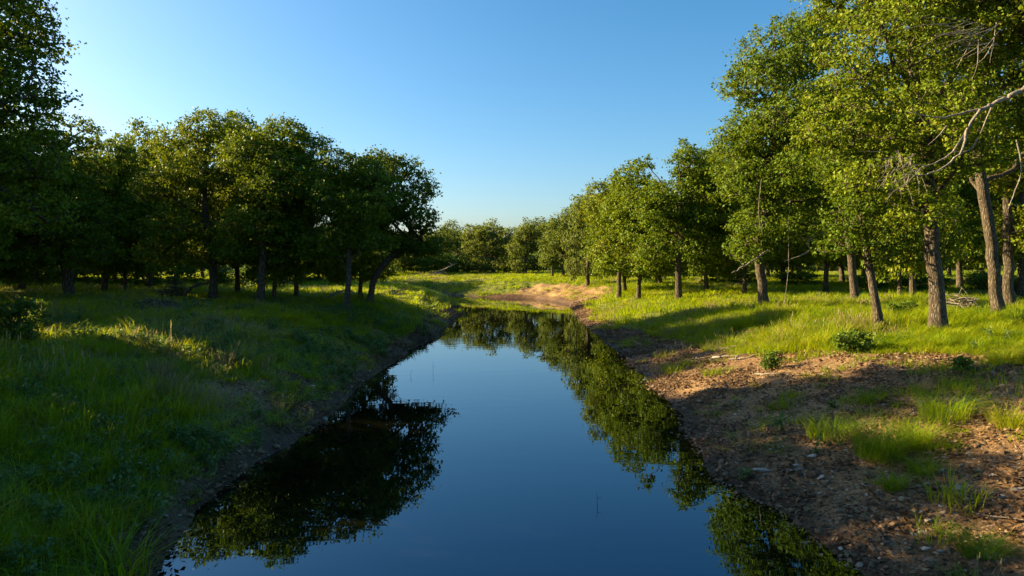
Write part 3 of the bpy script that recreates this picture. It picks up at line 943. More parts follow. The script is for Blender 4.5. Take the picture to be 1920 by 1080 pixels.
# ------------------------------------------------------------------ far wood closing the view
rng = np.random.default_rng(9)
n = 95000
a = rng.uniform(-1.0, 1.0, n)
rr = rng.uniform(150, 185, n)
X = np.sin(a) * rr * 1.0; Y = np.cos(a) * rr
keep = Y > 50
X, Y = X[keep], Y[keep]
top = 5.6 + 2.6 * vnoise(X, Y, 9, 4) + 1.6 * vnoise(X, Y, 3.5, 6)
Z = 1.8 + top * rng.uniform(0, 1, len(X)) ** .8
fw = leaves_mesh("distant_wood", np.stack([X, Y, Z], 1), .95, rng, M['oak_far'], .4)
tag(obj("distant_wood", fw), "distant line of woods closing the view behind the far oaks", "woods", None, "stuff")

# ------------------------------------------------------------------ small wood: dead limbs, vines, logs, brush
def stick_mesh(paths, mat, name="stick", sides=6):
    A = Acc()
    for P, r in paths:
        P = np.array(P, float)
        n = max(6, int(np.linalg.norm(np.diff(P, axis=0), axis=1).sum() / .12))
        u = np.linspace(0, len(P) - 1, min(n, 40))
        Q = np.stack([np.interp(u, range(len(P)), P[:, j]) for j in range(3)], 1)
        for _ in range(2):
            Q[1:-1] = (Q[:-2] + 2 * Q[1:-1] + Q[2:]) / 4
        rg = np.random.default_rng(int(abs(P).sum() * 100) % 9999)
        Q[1:-1] += rg.normal(size=Q[1:-1].shape) * r[0] * .25
        A.add(*tube(Q, np.linspace(r[0], r[1], len(Q)), sides))
    return A.mesh(name, mat)


def wpts(pts, Y, rel=(0, 0, 0)):
    return [tuple(world(a, b, Y + (c[0] if c else 0)) - np.array(rel)) for a, b, *c in pts]


# oak beyond the right edge with its big dead limb hanging into the picture
t_dead = px_tree(107 + 50, 2090, 18.5, 0, 0, 0, 0, .28, "oak at the right edge with a big bare dead limb hanging over the grass", G_R,
    lobes_px=[(2080, -40, 130, 90, 0, 1.8), (1980, 20, 100, 60, .6, 1.5), (2160, 60, 120, 90, 0, 1.8), (2060, 90, 90, 60, .5, 1.4), (1900, -50, 100, 60, .8, 1.5)],
    clumps=420, per=44, leaf=.115, crad=.22)
rel = t_dead.location
Yd = 17.2
dl = [(wpts([(2085, 110, 1.2), (2000, 140, .5), (1920, 166), (1880, 188), (1838, 205)], Yd, rel), (.085, .045)),
      (wpts([(1838, 205), (1820, 232), (1806, 255), (1790, 282), (1765, 302), (1720, 318), (1690, 330)], Yd, rel), (.038, .009)),
      (wpts([(1812, 245), (1808, 275), (1790, 300), (1760, 320), (1730, 330), (1705, 328)], Yd - .2, rel), (.035, .010)),
      (wpts([(1838, 205), (1800, 212), (1772, 222), (1745, 220), (1720, 214), (1700, 205)], Yd + .2, rel), (.032, .008)),
      (wpts([(1790, 282), (1800, 290), (1826, 280), (1834, 256)], Yd - .1, rel), (.024, .010)),
      (wpts([(1775, 236), (1760, 256), (1740, 272)], Yd + .1, rel), (.018, .006)),
      (wpts([(1740, 312), (1715, 306), (1690, 316), (1668, 322)], Yd, rel), (.014, .005)),
      (wpts([(1725, 318), (1700, 344), (1672, 360), (1660, 380)], Yd + .1, rel), (.012, .004)),
      (wpts([(1700, 328), (1680, 345), (1655, 342)], Yd + .1, rel), (.010, .004)),
      (wpts([(1862, 195), (1845, 235), (1838, 250)], Yd + .2, rel), (.022, .008))]
o = obj("dead_limb", stick_mesh(dl, M['dead'], "dead_limb", 7), t_dead)
o["label"] = "big bare grey dead limb forking into thin twigs"
hv = [(wpts([(1906, 262), (1912, 290), (1918, 318), (1908, 345), (1898, 372), (1890, 392)], 16.8, rel), (.022, .010))]
o = obj("hanging_branch", stick_mesh(hv, M['dead'], "hanging_branch"), t_dead)
# bare twig fan high in the crown of the thickest oak
rel = t_big.location
rg = np.random.default_rng(5)
tw = []
for q in range(26):
    x0, y0 = rg.uniform(1790, 1880), rg.uniform(40, 90)
    ln = rg.uniform(40, 120)
    an = rg.uniform(1.7, 3.6)
    tw.append((wpts([(x0, y0), (x0 + math.cos(an) * ln * .5 + rg.normal() * 6, y0 + math.sin(an) * ln * .5 + rg.normal() * 8), (x0 + math.cos(an) * ln, y0 + math.sin(an) * ln * .8)], 18.3 + rg.uniform(-.4, .4), rel), (.012, .004)))
for q in range(30):
    x0, y0 = rg.uniform(1655, 1720), rg.uniform(280, 340)
    an = rg.uniform(1.0, 3.3); ln = rg.uniform(20, 60)
    tw.append((wpts([(x0, y0), (x0 + math.cos(an) * ln * .5 + 4, y0 + math.sin(an) * ln * .5), (x0 + math.cos(an) * ln, y0 + math.sin(an) * ln)], 18.9 + rg.uniform(-.4, .4), rel), (.010, .003)))
for t_ in tw:
    obj("dead_twig", stick_mesh([t_], M['dead'], "dead_twig", 4), t_big)
# hanging vines and dead branches at the broad oak on the right
vn = bpy.data.objects
t_broad = [o for o in vn if o.get("label", "").startswith("broad dark trunked")][0]
rel = t_broad.location
for pts, Y, r in (([(1482, 372), (1478, 430), (1479, 500), (1474, 545), (1470, 572)], 30.4, .013), ([(1428, 335), (1422, 385), (1424, 420), (1430, 440)], 30.0, .012)):
    o = obj("hanging_vine", stick_mesh([(wpts(pts, Y, rel), (r, r * .7))], M['dead'], "hanging_vine"), t_broad)
o = obj("dead_branch", stick_mesh([(wpts([(1555, 432), (1530, 442), (1512, 452), (1520, 470), (1500, 480), (1470, 490)], 30.5, rel), (.05, .02)),
                                   (wpts([(1512, 452), (1495, 440), (1480, 428)], 30.5, rel), (.025, .008)),
                                   (wpts([(1440, 470), (1410, 490), (1385, 505), (1372, 512)], 31.5, rel), (.06, .02)),
                                   (wpts([(1395, 500), (1380, 480), (1365, 478)], 31.5, rel), (.02, .006))], M['dead'], "dead_branch"), t_broad)


def ground_stick(name, label, cat, pix, r, mat='dead', group=None, lift=.03, forks=()):
    pts = [on_ground(a, b) for a, b in pix]
    P = [np.array((a, b, c + lift)) for a, b, c in pts]
    o0 = P[0].copy()
    paths = [([tuple(q - o0) for q in P], (r, r * .5))]
    for f in forks:
        Pf = [np.array(on_ground(a, b)) + [0, 0, lift + h] for a, b, h in f]
        paths.append(([tuple(q - o0) for q in Pf], (r * .55, r * .25)))
    me = stick_mesh(paths, M[mat], name)
    o = obj(name, me, None, o0)
    return tag(o, label, cat, group)


ground_stick("fallen_stick", "crooked grey stick lying across the shaded bare earth below the shrub", "stick", [(1412, 704), (1430, 705), (1448, 702), (1467, 704)], .035)
ground_stick("fallen_stick", "pale straight twig lying among the pebbles near the bottom right", "stick", [(1640, 992), (1655, 1012), (1668, 1030)], .012)
ground_stick("fallen_stick", "long curved twig at the right edge beside the low green weeds", "stick", [(1822, 966), (1850, 974), (1885, 976), (1918, 980)], .014)
ground_stick("fallen_stick", "thin twig lying below the right edge weeds near the bottom corner", "stick", [(1835, 1010), (1860, 1020), (1885, 1040)], .011)
ground_stick("fallen_stick", "dark half sunk stick at the waterline on the right", "stick", [(1168, 686), (1190, 684), (1215, 682)], .05, 'brush')
rg = np.random.default_rng(12)
for q in range(9):
    x0, y0 = rg.uniform(1280, 1372), rg.uniform(655, 678)
    ground_stick("drift_stick", "bleached drift stick in the sunlit heap at the top of the bare earth", "stick", [(x0, y0), (x0 + rg.uniform(15, 35), y0 - rg.uniform(2, 8)), (x0 + rg.uniform(45, 70), y0 - rg.uniform(8, 16))], rg.uniform(.018, .04), 'dead', "bleached drift sticks", .04)
# fallen branches under the left trees
def air_branch(name, label, pix, Y, r, base, mat='dead'):
    X0, Y0, Z0 = base
    P = [tuple(world(a, b, Y + dy) - np.array(base)) for a, b, dy in pix]
    paths = [(P, (r, r * .4))]
    me = stick_mesh(paths, M[mat], name)
    return tag(obj(name, me, None, base), label, "branch")


def foot(px, Y):
    X = (px - 960) / F * Y
    return np.array((X, Y, zat(X, Y)))


def low_branch(label, px0, px1, Y, r, hs, twigs=3, mat='dead', name="fallen_branch", seed=1):
    """a dead branch whose butt lies on the grass and whose far end rises"""
    rg = np.random.default_rng(seed)
    b = foot(px0, Y)
    X1 = (px1 - 960) / F * Y
    xs = np.linspace(0, X1 - b[0], len(hs))
    P = [(xs[q], rg.uniform(-.25, .25) if q else 0, zat(b[0] + xs[q], Y) - b[2] + hs[q]) for q in range(len(hs))]
    paths = [(P, (r, r * .35))]
    for q in range(twigs):
        u = rg.uniform(.3, .9) * (len(P) - 1)
        A = np.array([np.interp(u, range(len(P)), [p[j] for p in P]) for j in range(3)])
        D = np.array([rg.uniform(-.6, .6), rg.uniform(-.5, .5), rg.uniform(.1, .7)]) * abs(xs[-1]) * .3
        paths.append(([tuple(A), tuple(A + D * .5 + [0, 0, .05]), tuple(A + D)], (r * .4, r * .12)))
    return tag(obj(name, stick_mesh(paths, M[mat], name), None, b), label, "branch")


low_branch("curved fallen branch arching over the grass left of the slim trunk near the water", 608, 668, 38, .09, (.0, .45, .75, .62), 2, 'dead', seed=3)
low_branch("grey fallen branch lying in the grass right of the leaning bent oak", 700, 760, 46, .09, (.05, .25, .3, .55), 5, 'dead', seed=4)
low_branch("pale heap of fallen branches behind the close pair of trunks on the left", 520, 560, 52, .08, (.1, .35, .3, .5), 6, 'dead', seed=5)
low_branch("fallen dead trunk slanting up out of the far grass before the thicket", 815, 856, 100, .16, (.2, .7, 1.25, 1.7), 3, 'dead', "dead_tree", seed=6)
low_branch("grey fallen log lying in the far grass beside the slanting dead trunk", 806, 838, 99, .2, (.25, .3, .3, .35), 5, 'dead', "fallen_log", seed=7)
low_branch("dark low bare limb lying propped between brush heap and middle left oak", 345, 398, 37, .10, (.15, .6, .75, .9), 3, 'brush', seed=8)
low_branch("dark fallen branch with twigs in the grass behind the leaning oak", 725, 770, 50, .07, (.05, .2, .35, .5), 4, 'brush', seed=9)


def brush_heap(label, px, Y, w_, h_, n_, seed, mat='brush', name="brush_heap", rmax=.03):
    rg = np.random.default_rng(seed)
    b = foot(px, Y)
    t = thing(name, label, "brush heap", b)
    for q in range(n_):
        a = rg.uniform(0, 6.28)
        rr_ = w_ * math.sqrt(rg.uniform(0, 1))
        x, y = math.cos(a) * rr_, math.sin(a) * rr_ * .7
        hh = h_ * max(.05, 1 - (rr_ / w_) ** 1.6) * rg.uniform(.1, 1)
        g = zat(b[0] + x, b[1] + y) - b[2]
        d = rg.normal(size=3) * [1, .8, .28]
        d = d / np.linalg.norm(d) * rg.uniform(.3, .8)
        c = np.array((x, y, g + hh + .03))
        st = ([tuple(c - d * .5), tuple(c + rg.normal(size=3) * .05), tuple(c + d * .5)], (rg.uniform(.012, rmax), .006))
        obj("stick", stick_mesh([st], M[mat], "stick", 4), t)
    return t


brush_heap("low dark heap of sticks lying in the sunlit grass on the left bank", 298, 27.5, 1.25, .62, 290, 31)
heap = [o_ for o_ in bpy.data.objects if o_.name == "brush_heap"][0]
gu, gv = np.meshgrid(np.linspace(0, 1, 14), np.linspace(0, 2 * np.pi, 28, endpoint=False))
hx_, hy_ = (gu * 1.3 * np.cos(gv)).ravel(), (gu * .95 * np.sin(gv)).ravel()
hz_ = terrain(hx_ + heap.location.x, hy_ + heap.location.y) - heap.location.z + .5 * (1 - gu.ravel() ** 2) - .06 + fbm(hx_ + 9, hy_ + 4, .35, 88) * .22 * (1 - gu.ravel())
ii = (np.arange(28)[:, None] * 14 + np.arange(13)[None]).ravel()
jj = (((np.arange(28) + 1) % 28)[:, None] * 14 + np.arange(13)[None]).ravel()
obj("debris", new_mesh("debris", np.stack([hx_, hy_, hz_], 1), np.stack([ii, ii + 1, jj + 1, jj], 1), M['brush'], True), heap)
brush_heap("brown twiggy brush heap under the oak with the low bare limb", 325, 38, .9, 1.15, 170, 32)
brush_heap("grey brown tangle of dead branches behind the pale leaning trunk at right", 1800, 27.5, .95, .9, 150, 33, 'dead')

# ------------------------------------------------------------------ scatter: grass, weeds, gravel, litter
def gn_scatter(name, pts, rot, scl, idx, meshes, label, cat):
    col = bpy.data.collections.new(name + "_pieces")
    for q, me in enumerate(meshes):
        col.objects.link(bpy.data.objects.new("%s_piece_%02d" % (name, q), me))
    me = bpy.data.meshes.new(name)
    me.vertices.add(len(pts))
    me.vertices.foreach_set("co", np.asarray(pts, np.float32).ravel())
    for nm, arr, ty, key in (("rot", rot, 'FLOAT_VECTOR', "vector"), ("scl", scl, 'FLOAT_VECTOR', "vector"), ("idx", idx, 'INT', "value")):
        a_ = me.attributes.new(nm, ty, 'POINT')
        a_.data.foreach_set(key, np.asarray(arr, np.int32 if ty == 'INT' else np.float32).ravel())
    o = obj(name, me)
    ng = bpy.data.node_groups.new(name + "_scatter", 'GeometryNodeTree')
    ng.interface.new_socket("Geometry", in_out='INPUT', socket_type='NodeSocketGeometry')
    ng.interface.new_socket("Geometry", in_out='OUTPUT', socket_type='NodeSocketGeometry')
    gi, go = ng.nodes.new('NodeGroupInput'), ng.nodes.new('NodeGroupOutput')
    ip = ng.nodes.new('GeometryNodeInstanceOnPoints')
    ci = ng.nodes.new('GeometryNodeCollectionInfo')
    ci.inputs[0].default_value = col
    ci.inputs['Separate Children'].default_value = True
    ci.inputs['Reset Children'].default_value = True
    ip.inputs['Pick Instance'].default_value = True
    def named(nm, ty):
        nd = ng.nodes.new('GeometryNodeInputNamedAttribute')
        nd.data_type = ty
        nd.inputs[0].default_value = nm
        return nd.outputs[0]
    e2r = ng.nodes.new('FunctionNodeEulerToRotation')
    ln = ng.links.new
    ln(gi.outputs[0], ip.inputs['Points'])
    ln(ci.outputs[0], ip.inputs['Instance'])
    ln(named("idx", 'INT'), ip.inputs['Instance Index'])
    ln(named("rot", 'FLOAT_VECTOR'), e2r.inputs[0])
    ln(e2r.outputs[0], ip.inputs['Rotation'])
    ln(named("scl", 'FLOAT_VECTOR'), ip.inputs['Scale'])
    ln(ip.outputs[0], go.inputs[0])
    md = o.modifiers.new("scatter", 'NODES')
    md.node_group = ng
    return tag(o, label, cat, None, "stuff")


def blades(rng, n, spread, h, wd, droop, mat, name="tuft", heads=False):
    Vs, Fs = [], []
    k = 0
    for q in range(n):
        a = rng.uniform(0, 6.28)
        r_ = spread * math.sqrt(rng.uniform(0, 1))
        b = np.array((math.cos(a) * r_, math.sin(a) * r_, -.03))
        a2 = a + rng.normal() * .9
        d = np.array((math.cos(a2), math.sin(a2), 0))
        s = np.array((-d[1], d[0], 0)) * wd * rng.uniform(.6, 1.2)
        hh = h * rng.uniform(.5, 1.15)
        ou = hh * droop * rng.uniform(.2, 1.3)
        pr = [(0, 1.0), (.4, .9), (.75, .6), (1.0, 0.06)]
        for t, w2 in pr:
            c = b + d * ou * t ** 2 + np.array((0, 0, hh * (t - .35 * droop * t ** 2.5)))
            Vs += [c - s * w2, c + s * w2]
        for z in range(3):
            Fs.append((k + 2 * z, k + 2 * z + 1, k + 2 * z + 3, k + 2 * z + 2))
        k += 8
        if heads and rng.uniform() < .5:
            c = b + d * ou + np.array((0, 0, hh * (1 - .35 * droop)))
            up = np.array((0, 0, .09)) + d * .03
            s2 = s / (np.linalg.norm(s) + 1e-9) * .009
            Vs += [c - s2, c + s2, c + up + s2 * .4, c + up - s2 * .4]
            Fs.append((k, k + 1, k + 2, k + 3))
            k += 4
    return new_mesh(name, np.array(Vs), np.array(Fs), mat)


rng = np.random.default_rng(41)
TUFTS = [blades(rng, 42, .20, .30, .006, .7, M['grass']), blades(rng, 46, .24, .38, .007, .9, M['grass']), blades(rng, 36, .22, .46, .006, .8, M['grass']),
         blades(rng, 50, .26, .24, .007, 1.0, M['grass']), blades(rng, 16, .2, .44, .004, .8, M['straw'], heads=True), blades(rng, 30, .2, .36, .006, .9, M['straw'])]
BIG = [blades(rng, 60, .55, .42, .014, .8, M['grass']), blades(rng, 60, .60, .36, .016, .9, M['grass']), blades(rng, 55, .55, .50, .013, .8, M['grass']), blades(rng, 34, .5, .5, .011, .7, M['straw'])]


def field(n, x0, x1, y0, y1, rng, ang=.86):
    X = rng.uniform(x0, x1, n); Y = rng.uniform(y0, y1, n)
    k = np.abs(X) < Y * ang + 4.5
    return X[k], Y[k]


# near grass
X, Y = field(60000, -27, 27, 5.5, 34, rng)
d = shore(X, Y)
g = 1 - dirt_mask(X, Y)
left = left_side(X, Y)
dens = np.where(left, .08 + .85 * smooth(-.22, .2, fbm(X, Y, 1.5, 51)), .35 + .9 * smooth(-.3, .2, fbm(X, Y, 2.2, 52)))
dens = np.where(left & (d < 2.2), dens * np.interp(d, [0, .2, .8, 2.2], [.2, .45, .8, 1]), dens)
keep = (d > .12) & (rng.uniform(0, 1, len(X)) < np.maximum(np.maximum(g, .24 * smooth(.02, .2, fbm(X, Y, 1.1, 56))), np.where(left & (Y < 26), .45 * smooth(-.2, .15, fbm(X, Y, .8, 58)), 0)) * dens * np.interp(Y, [6, 20, 34], [1, .9, .7]))
X, Y, d, left = X[keep], Y[keep], d[keep], left[keep]
n = len(X)
hvar = (.35 + 1.1 * vnoise(X, Y, 2.4, 61) + .7 * np.clip(fbm(X, Y, .9, 63) * 3, -.4, 1)) * np.where(left, 1.0, .95) * np.interp(d, [0, .8, 2.5], [.45, .7, 1])
straw = fbm(X, Y, 3.0, 71) + rng.normal(size=n) * .16 + np.where(left & (Y > 15), .10, .02)
idx = np.where(straw > .27, rng.integers(4, 6, n), rng.integers(0, 4, n))
s_ = hvar * rng.uniform(.75, 1.25, n)
P = np.stack([X, Y, terrain(X, Y)], 1)
gn_scatter("grass", P, np.stack([rng.normal(size=n) * .12, rng.normal(size=n) * .12, rng.uniform(0, 6.28, n)], 1), np.stack([.75 + .35 * s_, .75 + .35 * s_, s_], 1), idx, TUFTS,
           "long uneven green grass covering both banks", "grass")
print("near grass", n)
# grass further off
X, Y = field(46000, -85, 85, 33, 122, rng)
d = shore(X, Y)
g = 1 - dirt_mask(X, Y)
keep = (d > .2) & (rng.uniform(0, 1, len(X)) < np.maximum(g, .30 * smooth(.0, .2, fbm(X, Y, 1.6, 57))) * (.35 + .8 * smooth(-.25, .2, fbm(X, Y, 4, 53))) * np.interp(Y, [33, 60, 122], [1, .8, .45]))
X, Y = X[keep], Y[keep]
n = len(X)
s_ = (.6 + .9 * vnoise(X, Y, 4, 62)) * rng.uniform(.75, 1.2, n) * .85
straw = fbm(X, Y, 6, 72) + rng.normal(size=n) * .14
idx = np.where(straw > .25, 3, rng.integers(0, 3, n))
P = np.stack([X, Y, terrain(X, Y)], 1)
wsc = np.interp(Y, [33, 60, 122], [.9, 1.15, 1.7])
gn_scatter("meadow_grass", P, np.stack([rng.normal(size=n) * .1, rng.normal(size=n) * .1, rng.uniform(0, 6.28, n)], 1), np.stack([wsc, wsc, s_], 1), idx, BIG,
           "sunlit meadow grass under and beyond the trees", "grass")
print("far grass", n)


# leafy weeds
def weed_mesh(rng, n, h):
    P, V, Fc, k = [], [], [], 0
    pts = []
    A = Acc()
    for q in range(n):
        a = rng.uniform(0, 6.28); lean = rng.uniform(.1, .6)
        for z in range(10):
            t = (z + 1) / 10
            pts.append((math.cos(a) * lean * h * t, math.sin(a) * lean * h * t, h * t * (1 - .2 * lean)))
            pts.append((math.cos(a) * lean * h * t, math.sin(a) * lean * h * t, h * t * (1 - .2 * lean) - .015))
    pts = np.array(pts) + rng.normal(size=(len(pts), 3)) * .012
    return leaves_mesh("weed", pts, .055, rng, M['weed'], .9)


WEEDS = [weed_mesh(rng, 5, .28), weed_mesh(rng, 7, .22), weed_mesh(rng, 4, .36)]
X, Y = field(52000, -26, 22, 5.5, 36, rng)
d = shore(X, Y)
left = left_side(X, Y)
pr = np.where(left, smooth(-.12, .2, fbm(X, Y, 2.2, 81)) * np.interp(d, [0, .3, 1, 4, 9], [0, .5, 1, .6, .35]), .10 * smooth(.05, .3, fbm(X, Y, 2.0, 82)))
keep = (d > .15) & (rng.uniform(0, 1, len(X)) < pr * np.where(Y < 12, .3, .5))
X, Y = X[keep], Y[keep]
n = len(X)
s_ = rng.uniform(.6, 1.35, n)
gn_scatter("weeds", np.stack([X, Y, terrain(X, Y)], 1), np.stack([rng.normal(size=n) * .1, rng.normal(size=n) * .1, rng.uniform(0, 6.28, n)], 1), np.stack([s_] * 3, 1), rng.integers(0, 3, n), WEEDS,
           "low leafy blue green weeds among the grass", "weeds")
print("weeds", n)


def rock_mesh(seed, mat, flat=.55, sub=2):
    import bmesh
    rg = np.random.default_rng(seed)
    bm = bmesh.new()
    bmesh.ops.create_icosphere(bm, subdivisions=sub, radius=.5)
    ax = [(rg.normal(size=3), rg.uniform(.24, .40)) for _ in range(9)]
    ax = [(a_ / np.linalg.norm(a_), c_) for a_, c_ in ax]
    for v in bm.verts:
        p_ = np.array(v.co)
        for a_, c_ in ax:
            e = p_ @ a_ - c_
            if e > 0:
                p_ = p_ - a_ * e * .95
        v.co = p_ * [1.25, 1.0, flat] + rg.normal(size=3) * .012
    me = bpy.data.meshes.new("stone")
    bm.to_mesh(me)
    bm.free()
    me.materials.append(mat)
    return me


PEB = [rock_mesh(700 + q, M['pebble'], .6, 1) for q in range(5)] + [rock_mesh(710, M['stone'], .55, 1)]
X, Y = field(230000, -7, 17, 5.5, 62, rng)
d = shore(X, Y)
dm = np.maximum(dirt_mask(X, Y), .75 * (left_side(X, Y) & (d < 1.2)))
keep = (d > -.25) & (rng.uniform(0, 1, len(X)) < .8 * dm * (.12 + .95 * smooth(-.25, .3, fbm(X, Y, 1.3, 91))) * np.interp(Y, [6, 14, 34, 62], [1, .7, .4, .4]))
X, Y = X[keep], Y[keep]
n = len(X)
s_ = np.exp(rng.normal(size=n) * .68) * .042 * np.interp(Y, [6, 30, 60], [1, 1.5, 2.2])
s_ = np.clip(s_, .02, .17)
idx = np.where(rng.uniform(0, 1, n) < .09, 5, rng.integers(0, 5, n))
gn_scatter("gravel", np.stack([X, Y, terrain(X, Y) + s_ * .08], 1), np.stack([rng.normal(size=n) * .3, rng.normal(size=n) * .3, rng.uniform(0, 6.28, n)], 1), np.stack([s_] * 3, 1), idx, PEB,
           "small brown and pale gravel strewn over the bare earth", "gravel")
print("gravel", n)
LIT = [leaves_mesh("litter", rng.normal(size=(14, 3)) * [.13, .13, .008] + [0, 0, .015], .075, rng, M['litter'], 2.2) for _ in range(4)]
X, Y = field(110000, -13, 16, 5.5, 60, rng)
d = shore(X, Y)
dm = dirt_mask(X, Y)
keep = (d > 0) & (rng.uniform(0, 1, len(X)) < (dm * .55 + .05 + .5 * (left_side(X, Y) & (d < 1.3))) * smooth(-.25, .3, fbm(X, Y, 1.1, 95)))
X, Y = X[keep], Y[keep]
n = len(X)
gn_scatter("leaf_litter", np.stack([X, Y, terrain(X, Y)], 1), np.stack([np.zeros(n), np.zeros(n), rng.uniform(0, 6.28, n)], 1), np.stack([rng.uniform(.7, 1.3, n)] * 3, 1), rng.integers(0, 4, n), LIT,
           "fallen dry leaves scattered over the banks", "leaf litter")
print("litter", n)

# ------------------------------------------------------------------ single stones
def stone(px, py, wpx, seed, mat, label, flat=.5, asp=1.0, group=None):
    X, Y, Z = on_ground(px, py)
    w_ = wpx / F * Y / 1.2
    rg = np.random.default_rng(seed)
    o = obj("stone", rock_mesh(seed, M[mat], flat, 2), None, (X, Y, Z + w_ * flat * .15))
    o.scale = (w_, w_ * asp, w_)
    o.rotation_euler = (rg.normal() * .15, rg.normal() * .15, rg.uniform(-.5, .5))
    return tag(o, label, "stone", group)


stone(1425, 884, 46, 801, 'stone', "largest flat pale stone slab lying at the water's edge on the right", .22)
stone(1490, 882, 42, 802, 'stone', "dull flat grey slab half buried right of the largest pale slab", .12)
stone(1862, 894, 17, 803, 'stone', "smooth white oval stone near the right edge above the tan stones", .5)
stone(1785, 922, 20, 804, 'tan', "oblong sunlit tan stone, left one of the tan pair", .5, .7)
stone(1812, 939, 19, 805, 'tan', "blocky sunlit tan stone, right one of the tan pair", .8)
stone(1825, 944, 11, 806, 'stone', "small grey stone touching the blocky tan stone", .7)
stone(1908, 921, 30, 807, 'stone', "long thin white stone at the right edge", .3, .5)
stone(1690, 938, 22, 808, 'tan', "dull brown stone alone left of the oblong tan stone", .5)
stone(1715, 1005, 20, 809, 'stone', "pale flat stone near the bottom, left of the pinkish stone", .35, .7)
stone(1735, 1000, 17, 810, 'stone', "pinkish grey stone right of the pale flat stone near the bottom", .5)
stone(1720, 961, 17, 811, 'stone', "angular whitish stone in the shade below the dull brown stone", .6)
stone(1737, 908, 12, 812, 'stone', "small white stone between the grass tufts and the oblong tan stone", .6)
stone(1835, 885, 18, 813, 'tan', "brownish grey stone left of the smooth white oval stone", .6)
stone(1737, 1030, 18, 814, 'stone', "grey stone below the pinkish grey stone near the bottom", .4)
stone(1757, 1040, 18, 815, 'tan', "flat brown stone beside the lowest grey stone near the bottom", .35)
stone(1650, 1050, 12, 816, 'stone', "small pale stone nearest the water in the bottom right", .6)
stone(1410, 862, 10, 817, 'stone', "tiny white stone just above the largest pale slab", .7)
stone(1478, 652, 16, 818, 'tan', "sunlit pale stone at the lower edge of the bright grass", .6)
stone(1345, 672, 20, 819, 'stone', "bright bleached stone among the drift sticks", .45)
stone(1905, 880, 15, 820, 'stone', "grey stone at the right edge below the weeds", .5)
stone(1000, 550, 14, 825, 'tan', "dark lump of rock at the foot of the far bare bank", .6)
stone(1032, 546, 8, 826, 'tan', "small rock right of the lump on the far bare bank", .6)
stone(968, 553, 8, 827, 'tan', "small rock at the far waterline left of the lump", .5)
rg = np.random.default_rng(55)
for q in range(46):
    px, py = rg.uniform(1560, 1915), rg.uniform(850, 1075)
    if px < 1560 + (py - 850) * .5:
        continue
    stone(px, py, rg.uniform(7, 13), 830 + q, 'stone' if rg.uniform() < .5 else 'tan', "small rough stone lying loose on the near bare bank", .6, 1, "small loose stones on the bare bank")

# ------------------------------------------------------------------ single grass tufts and shrubs on the right bank
rg = np.random.default_rng(91)


def tuft(px, py, hpx, wpx, label, mat='grass', n=130, droop=1.1, group=None, bw=.0045):
    X, Y, Z = on_ground(px, py)
    h = hpx / F * Y; w_ = wpx / F * Y
    me = blades(rg, int(n * 1.4), w_ * .34, h * 1.2, bw, droop, M[mat], "grass_tuft")
    return tag(obj("grass_tuft", me, None, (X, Y, Z)), label, "grass tuft", group)


tuft(1650, 858, 85, 130, "largest green grass tuft on the bare right bank", n=360, group="grass tufts on the bare bank")
tuft(1715, 838, 60, 90, "dense rounded grass tuft right of the largest tuft", n=260, droop=1.0, group="grass tufts on the bare bank")
tuft(1560, 822, 55, 130, "wide yellow green grass tuft left of the largest tuft", n=320, group="grass tufts on the bare bank")
tuft(1730, 888, 40, 70, "low bright grass tuft below the dense rounded tuft", n=180, group="grass tufts on the bare bank")
tuft(1675, 918, 45, 60, "loose grass tuft standing lowest, above the dull brown stone", n=150, group="grass tufts on the bare bank")
tuft(1635, 755, 40, 70, "sunlit grass tuft in the bright strip of bare earth", n=160, group="grass tufts on the bare bank")
tuft(1770, 785, 70, 120, "tall wispy grass tuft at the right of the bare earth", n=280, group="grass tufts on the bare bank")
tuft(1720, 740, 60, 40, "straw coloured wispy tuft above the dense rounded tuft", 'straw', n=60, group="grass tufts on the bare bank")
tuft(1900, 800, 60, 110, "broad grass tuft at the right edge of the bare earth", n=240, group="grass tufts on the bare bank")
tuft(1455, 768, 22, 40, "small grass tuft highest on the shaded gravel slope", n=90, group="grass tufts on the bare bank")
tuft(1330, 705, 22, 45, "small grass tuft below the bleached drift sticks", n=100, group="grass tufts on the bare bank")
tuft(1490, 745, 22, 40, "sparse small tuft right of the crooked grey stick", n=80, group="grass tufts on the bare bank")
tuft(1840, 1040, 50, 120, "dark green tuft in the bottom right corner", n=240, group="grass tufts on the bare bank")
tuft(1770, 1000, 25, 60, "thin dark tuft left of the corner tuft", n=80, group="grass tufts on the bare bank")
tuft(1880, 680, 35, 60, "sunlit tuft at the grass edge near the right side", n=140, group="grass tufts on the bare bank")
tuft(302, 718, 50, 55, "pale upright sunlit tuft in the shaded left bank grass", 'straw', n=110, droop=.5, bw=.008)
tuft(522, 775, 42, 34, "pale thin tuft on the left bank close to the water", 'straw', n=40, droop=.5)
tuft(425, 690, 34, 40, "straw seed stalks above the pale thin tuft on the left bank", 'straw', n=36, droop=.4)
tuft(215, 1092, 105, 170, "coarse yellow green tuft at the bottom left beside the water", 'grass', n=70, droop=1.0, bw=.011)
tuft(245, 1092, 90, 150, "dry reed stalks in the coarse tuft at the bottom left", 'straw', n=14, droop=1.0, bw=.006)


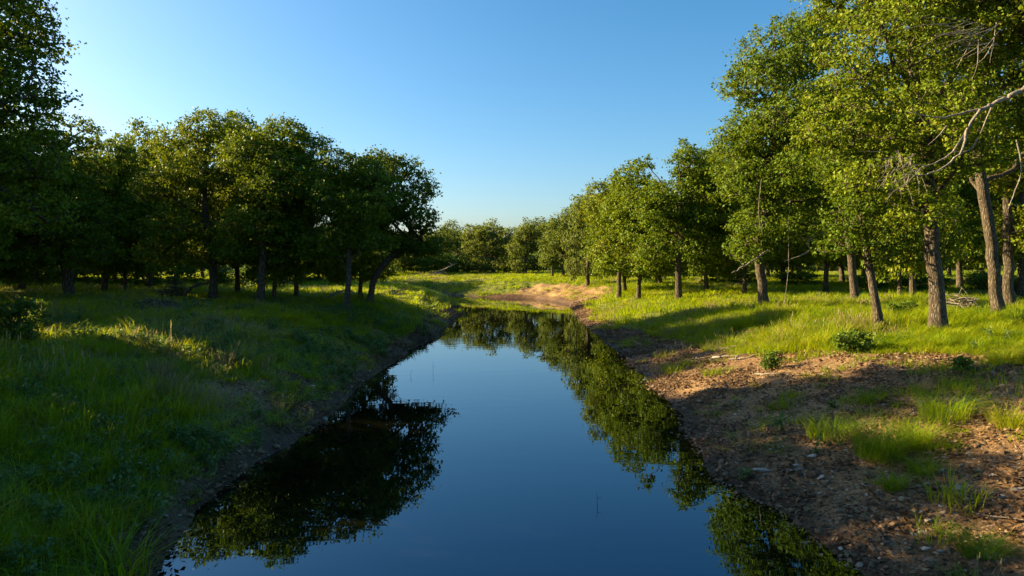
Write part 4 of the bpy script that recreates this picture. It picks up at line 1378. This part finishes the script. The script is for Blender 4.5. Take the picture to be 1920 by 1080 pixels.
def small_shrub(px, py, wpx, hpx, label, seed, n=50):
    X, Y, Z = on_ground(px, py)
    w_, h = wpx / F * Y, hpx / F * Y
    rng_ = np.random.default_rng(seed)
    lobes = auto_lobes(rng_, -w_ / 2, w_ / 2, 0, h, w_ * .4, 8)
    lobes = [(a_, b_, max(c_, h * .22), d_, e_, f_) for a_, b_, c_, d_, e_, f_ in lobes]
    t = thing("shrub", label, "shrub", (X, Y, Z))
    big = max(1.0, .7 / h)
    # built larger than life then scaled, so twigs keep their spacing
    lobes = [tuple(v * big for v in l) for l in lobes]
    parts = tree_data(seed, lobes, [(0, 0, 0), (.02, 0, .15 * h * big), (0, .02, .3 * h * big), (0, 0, .5 * h * big)], .018, n * 2, 15, .085 * big, .075 * big, M['scrub'], False, None, .04)
    add_parts(t, [(SN[a_], b_) for a_, b_ in parts])
    t.scale = (1 / big,) * 3


small_shrub(1600, 662, 80, 44, "leafy shrub standing in the sunlit grass above the crooked stick", 901, 70)
small_shrub(1447, 695, 34, 40, "small dark green shrub at the grass edge left of the leafy shrub", 902, 30)
small_shrub(1802, 700, 30, 30, "small round dark green plant alone on the bare earth below the thickest trunk", 903, 26)
small_shrub(70, 628, 60, 66, "bright sunlit leafy sapling at the left edge of the grass", 904, 36)
small_shrub(20, 650, 110, 90, "dark leafy shrub at the left edge below the trees", 905, 80)
small_shrub(1690, 600, 60, 34, "low leafy shrub in the grass between the slim oak and the thickest trunk", 906, 40)
# thin stems standing in the shallow water
for q, (px, py, hp, label) in enumerate(((812, 700, 45, "tallest thin stem standing in the water near the left bank"), (770, 705, 26, "short thin stem standing in the water left of the tallest one"), (1120, 948, 48, "lone thin stem standing in the water near the right reflections"))):
    Y = CAMZ * F / (py - HY); X = (px - 960) / F * Y
    h = hp / F * Y * .5
    rg2 = np.random.default_rng(q)
    paths = [([(0, 0, -.1), (rg2.normal() * .01, 0, h * .5), (rg2.normal() * .03, 0, h)], (.005, .002)), ([(0, 0, h * .5), (.04, .01, h * .62), (.06, 0, h * .6)], (.004, .002))]
    tag(obj("water_stem", stick_mesh(paths, M['brush'], "water_stem", 4), None, (X, Y, 0)), label, "stem")

print("triangles", sum(len(m_.loops) - 2 * len(m_.polygons) for m_ in bpy.data.meshes))
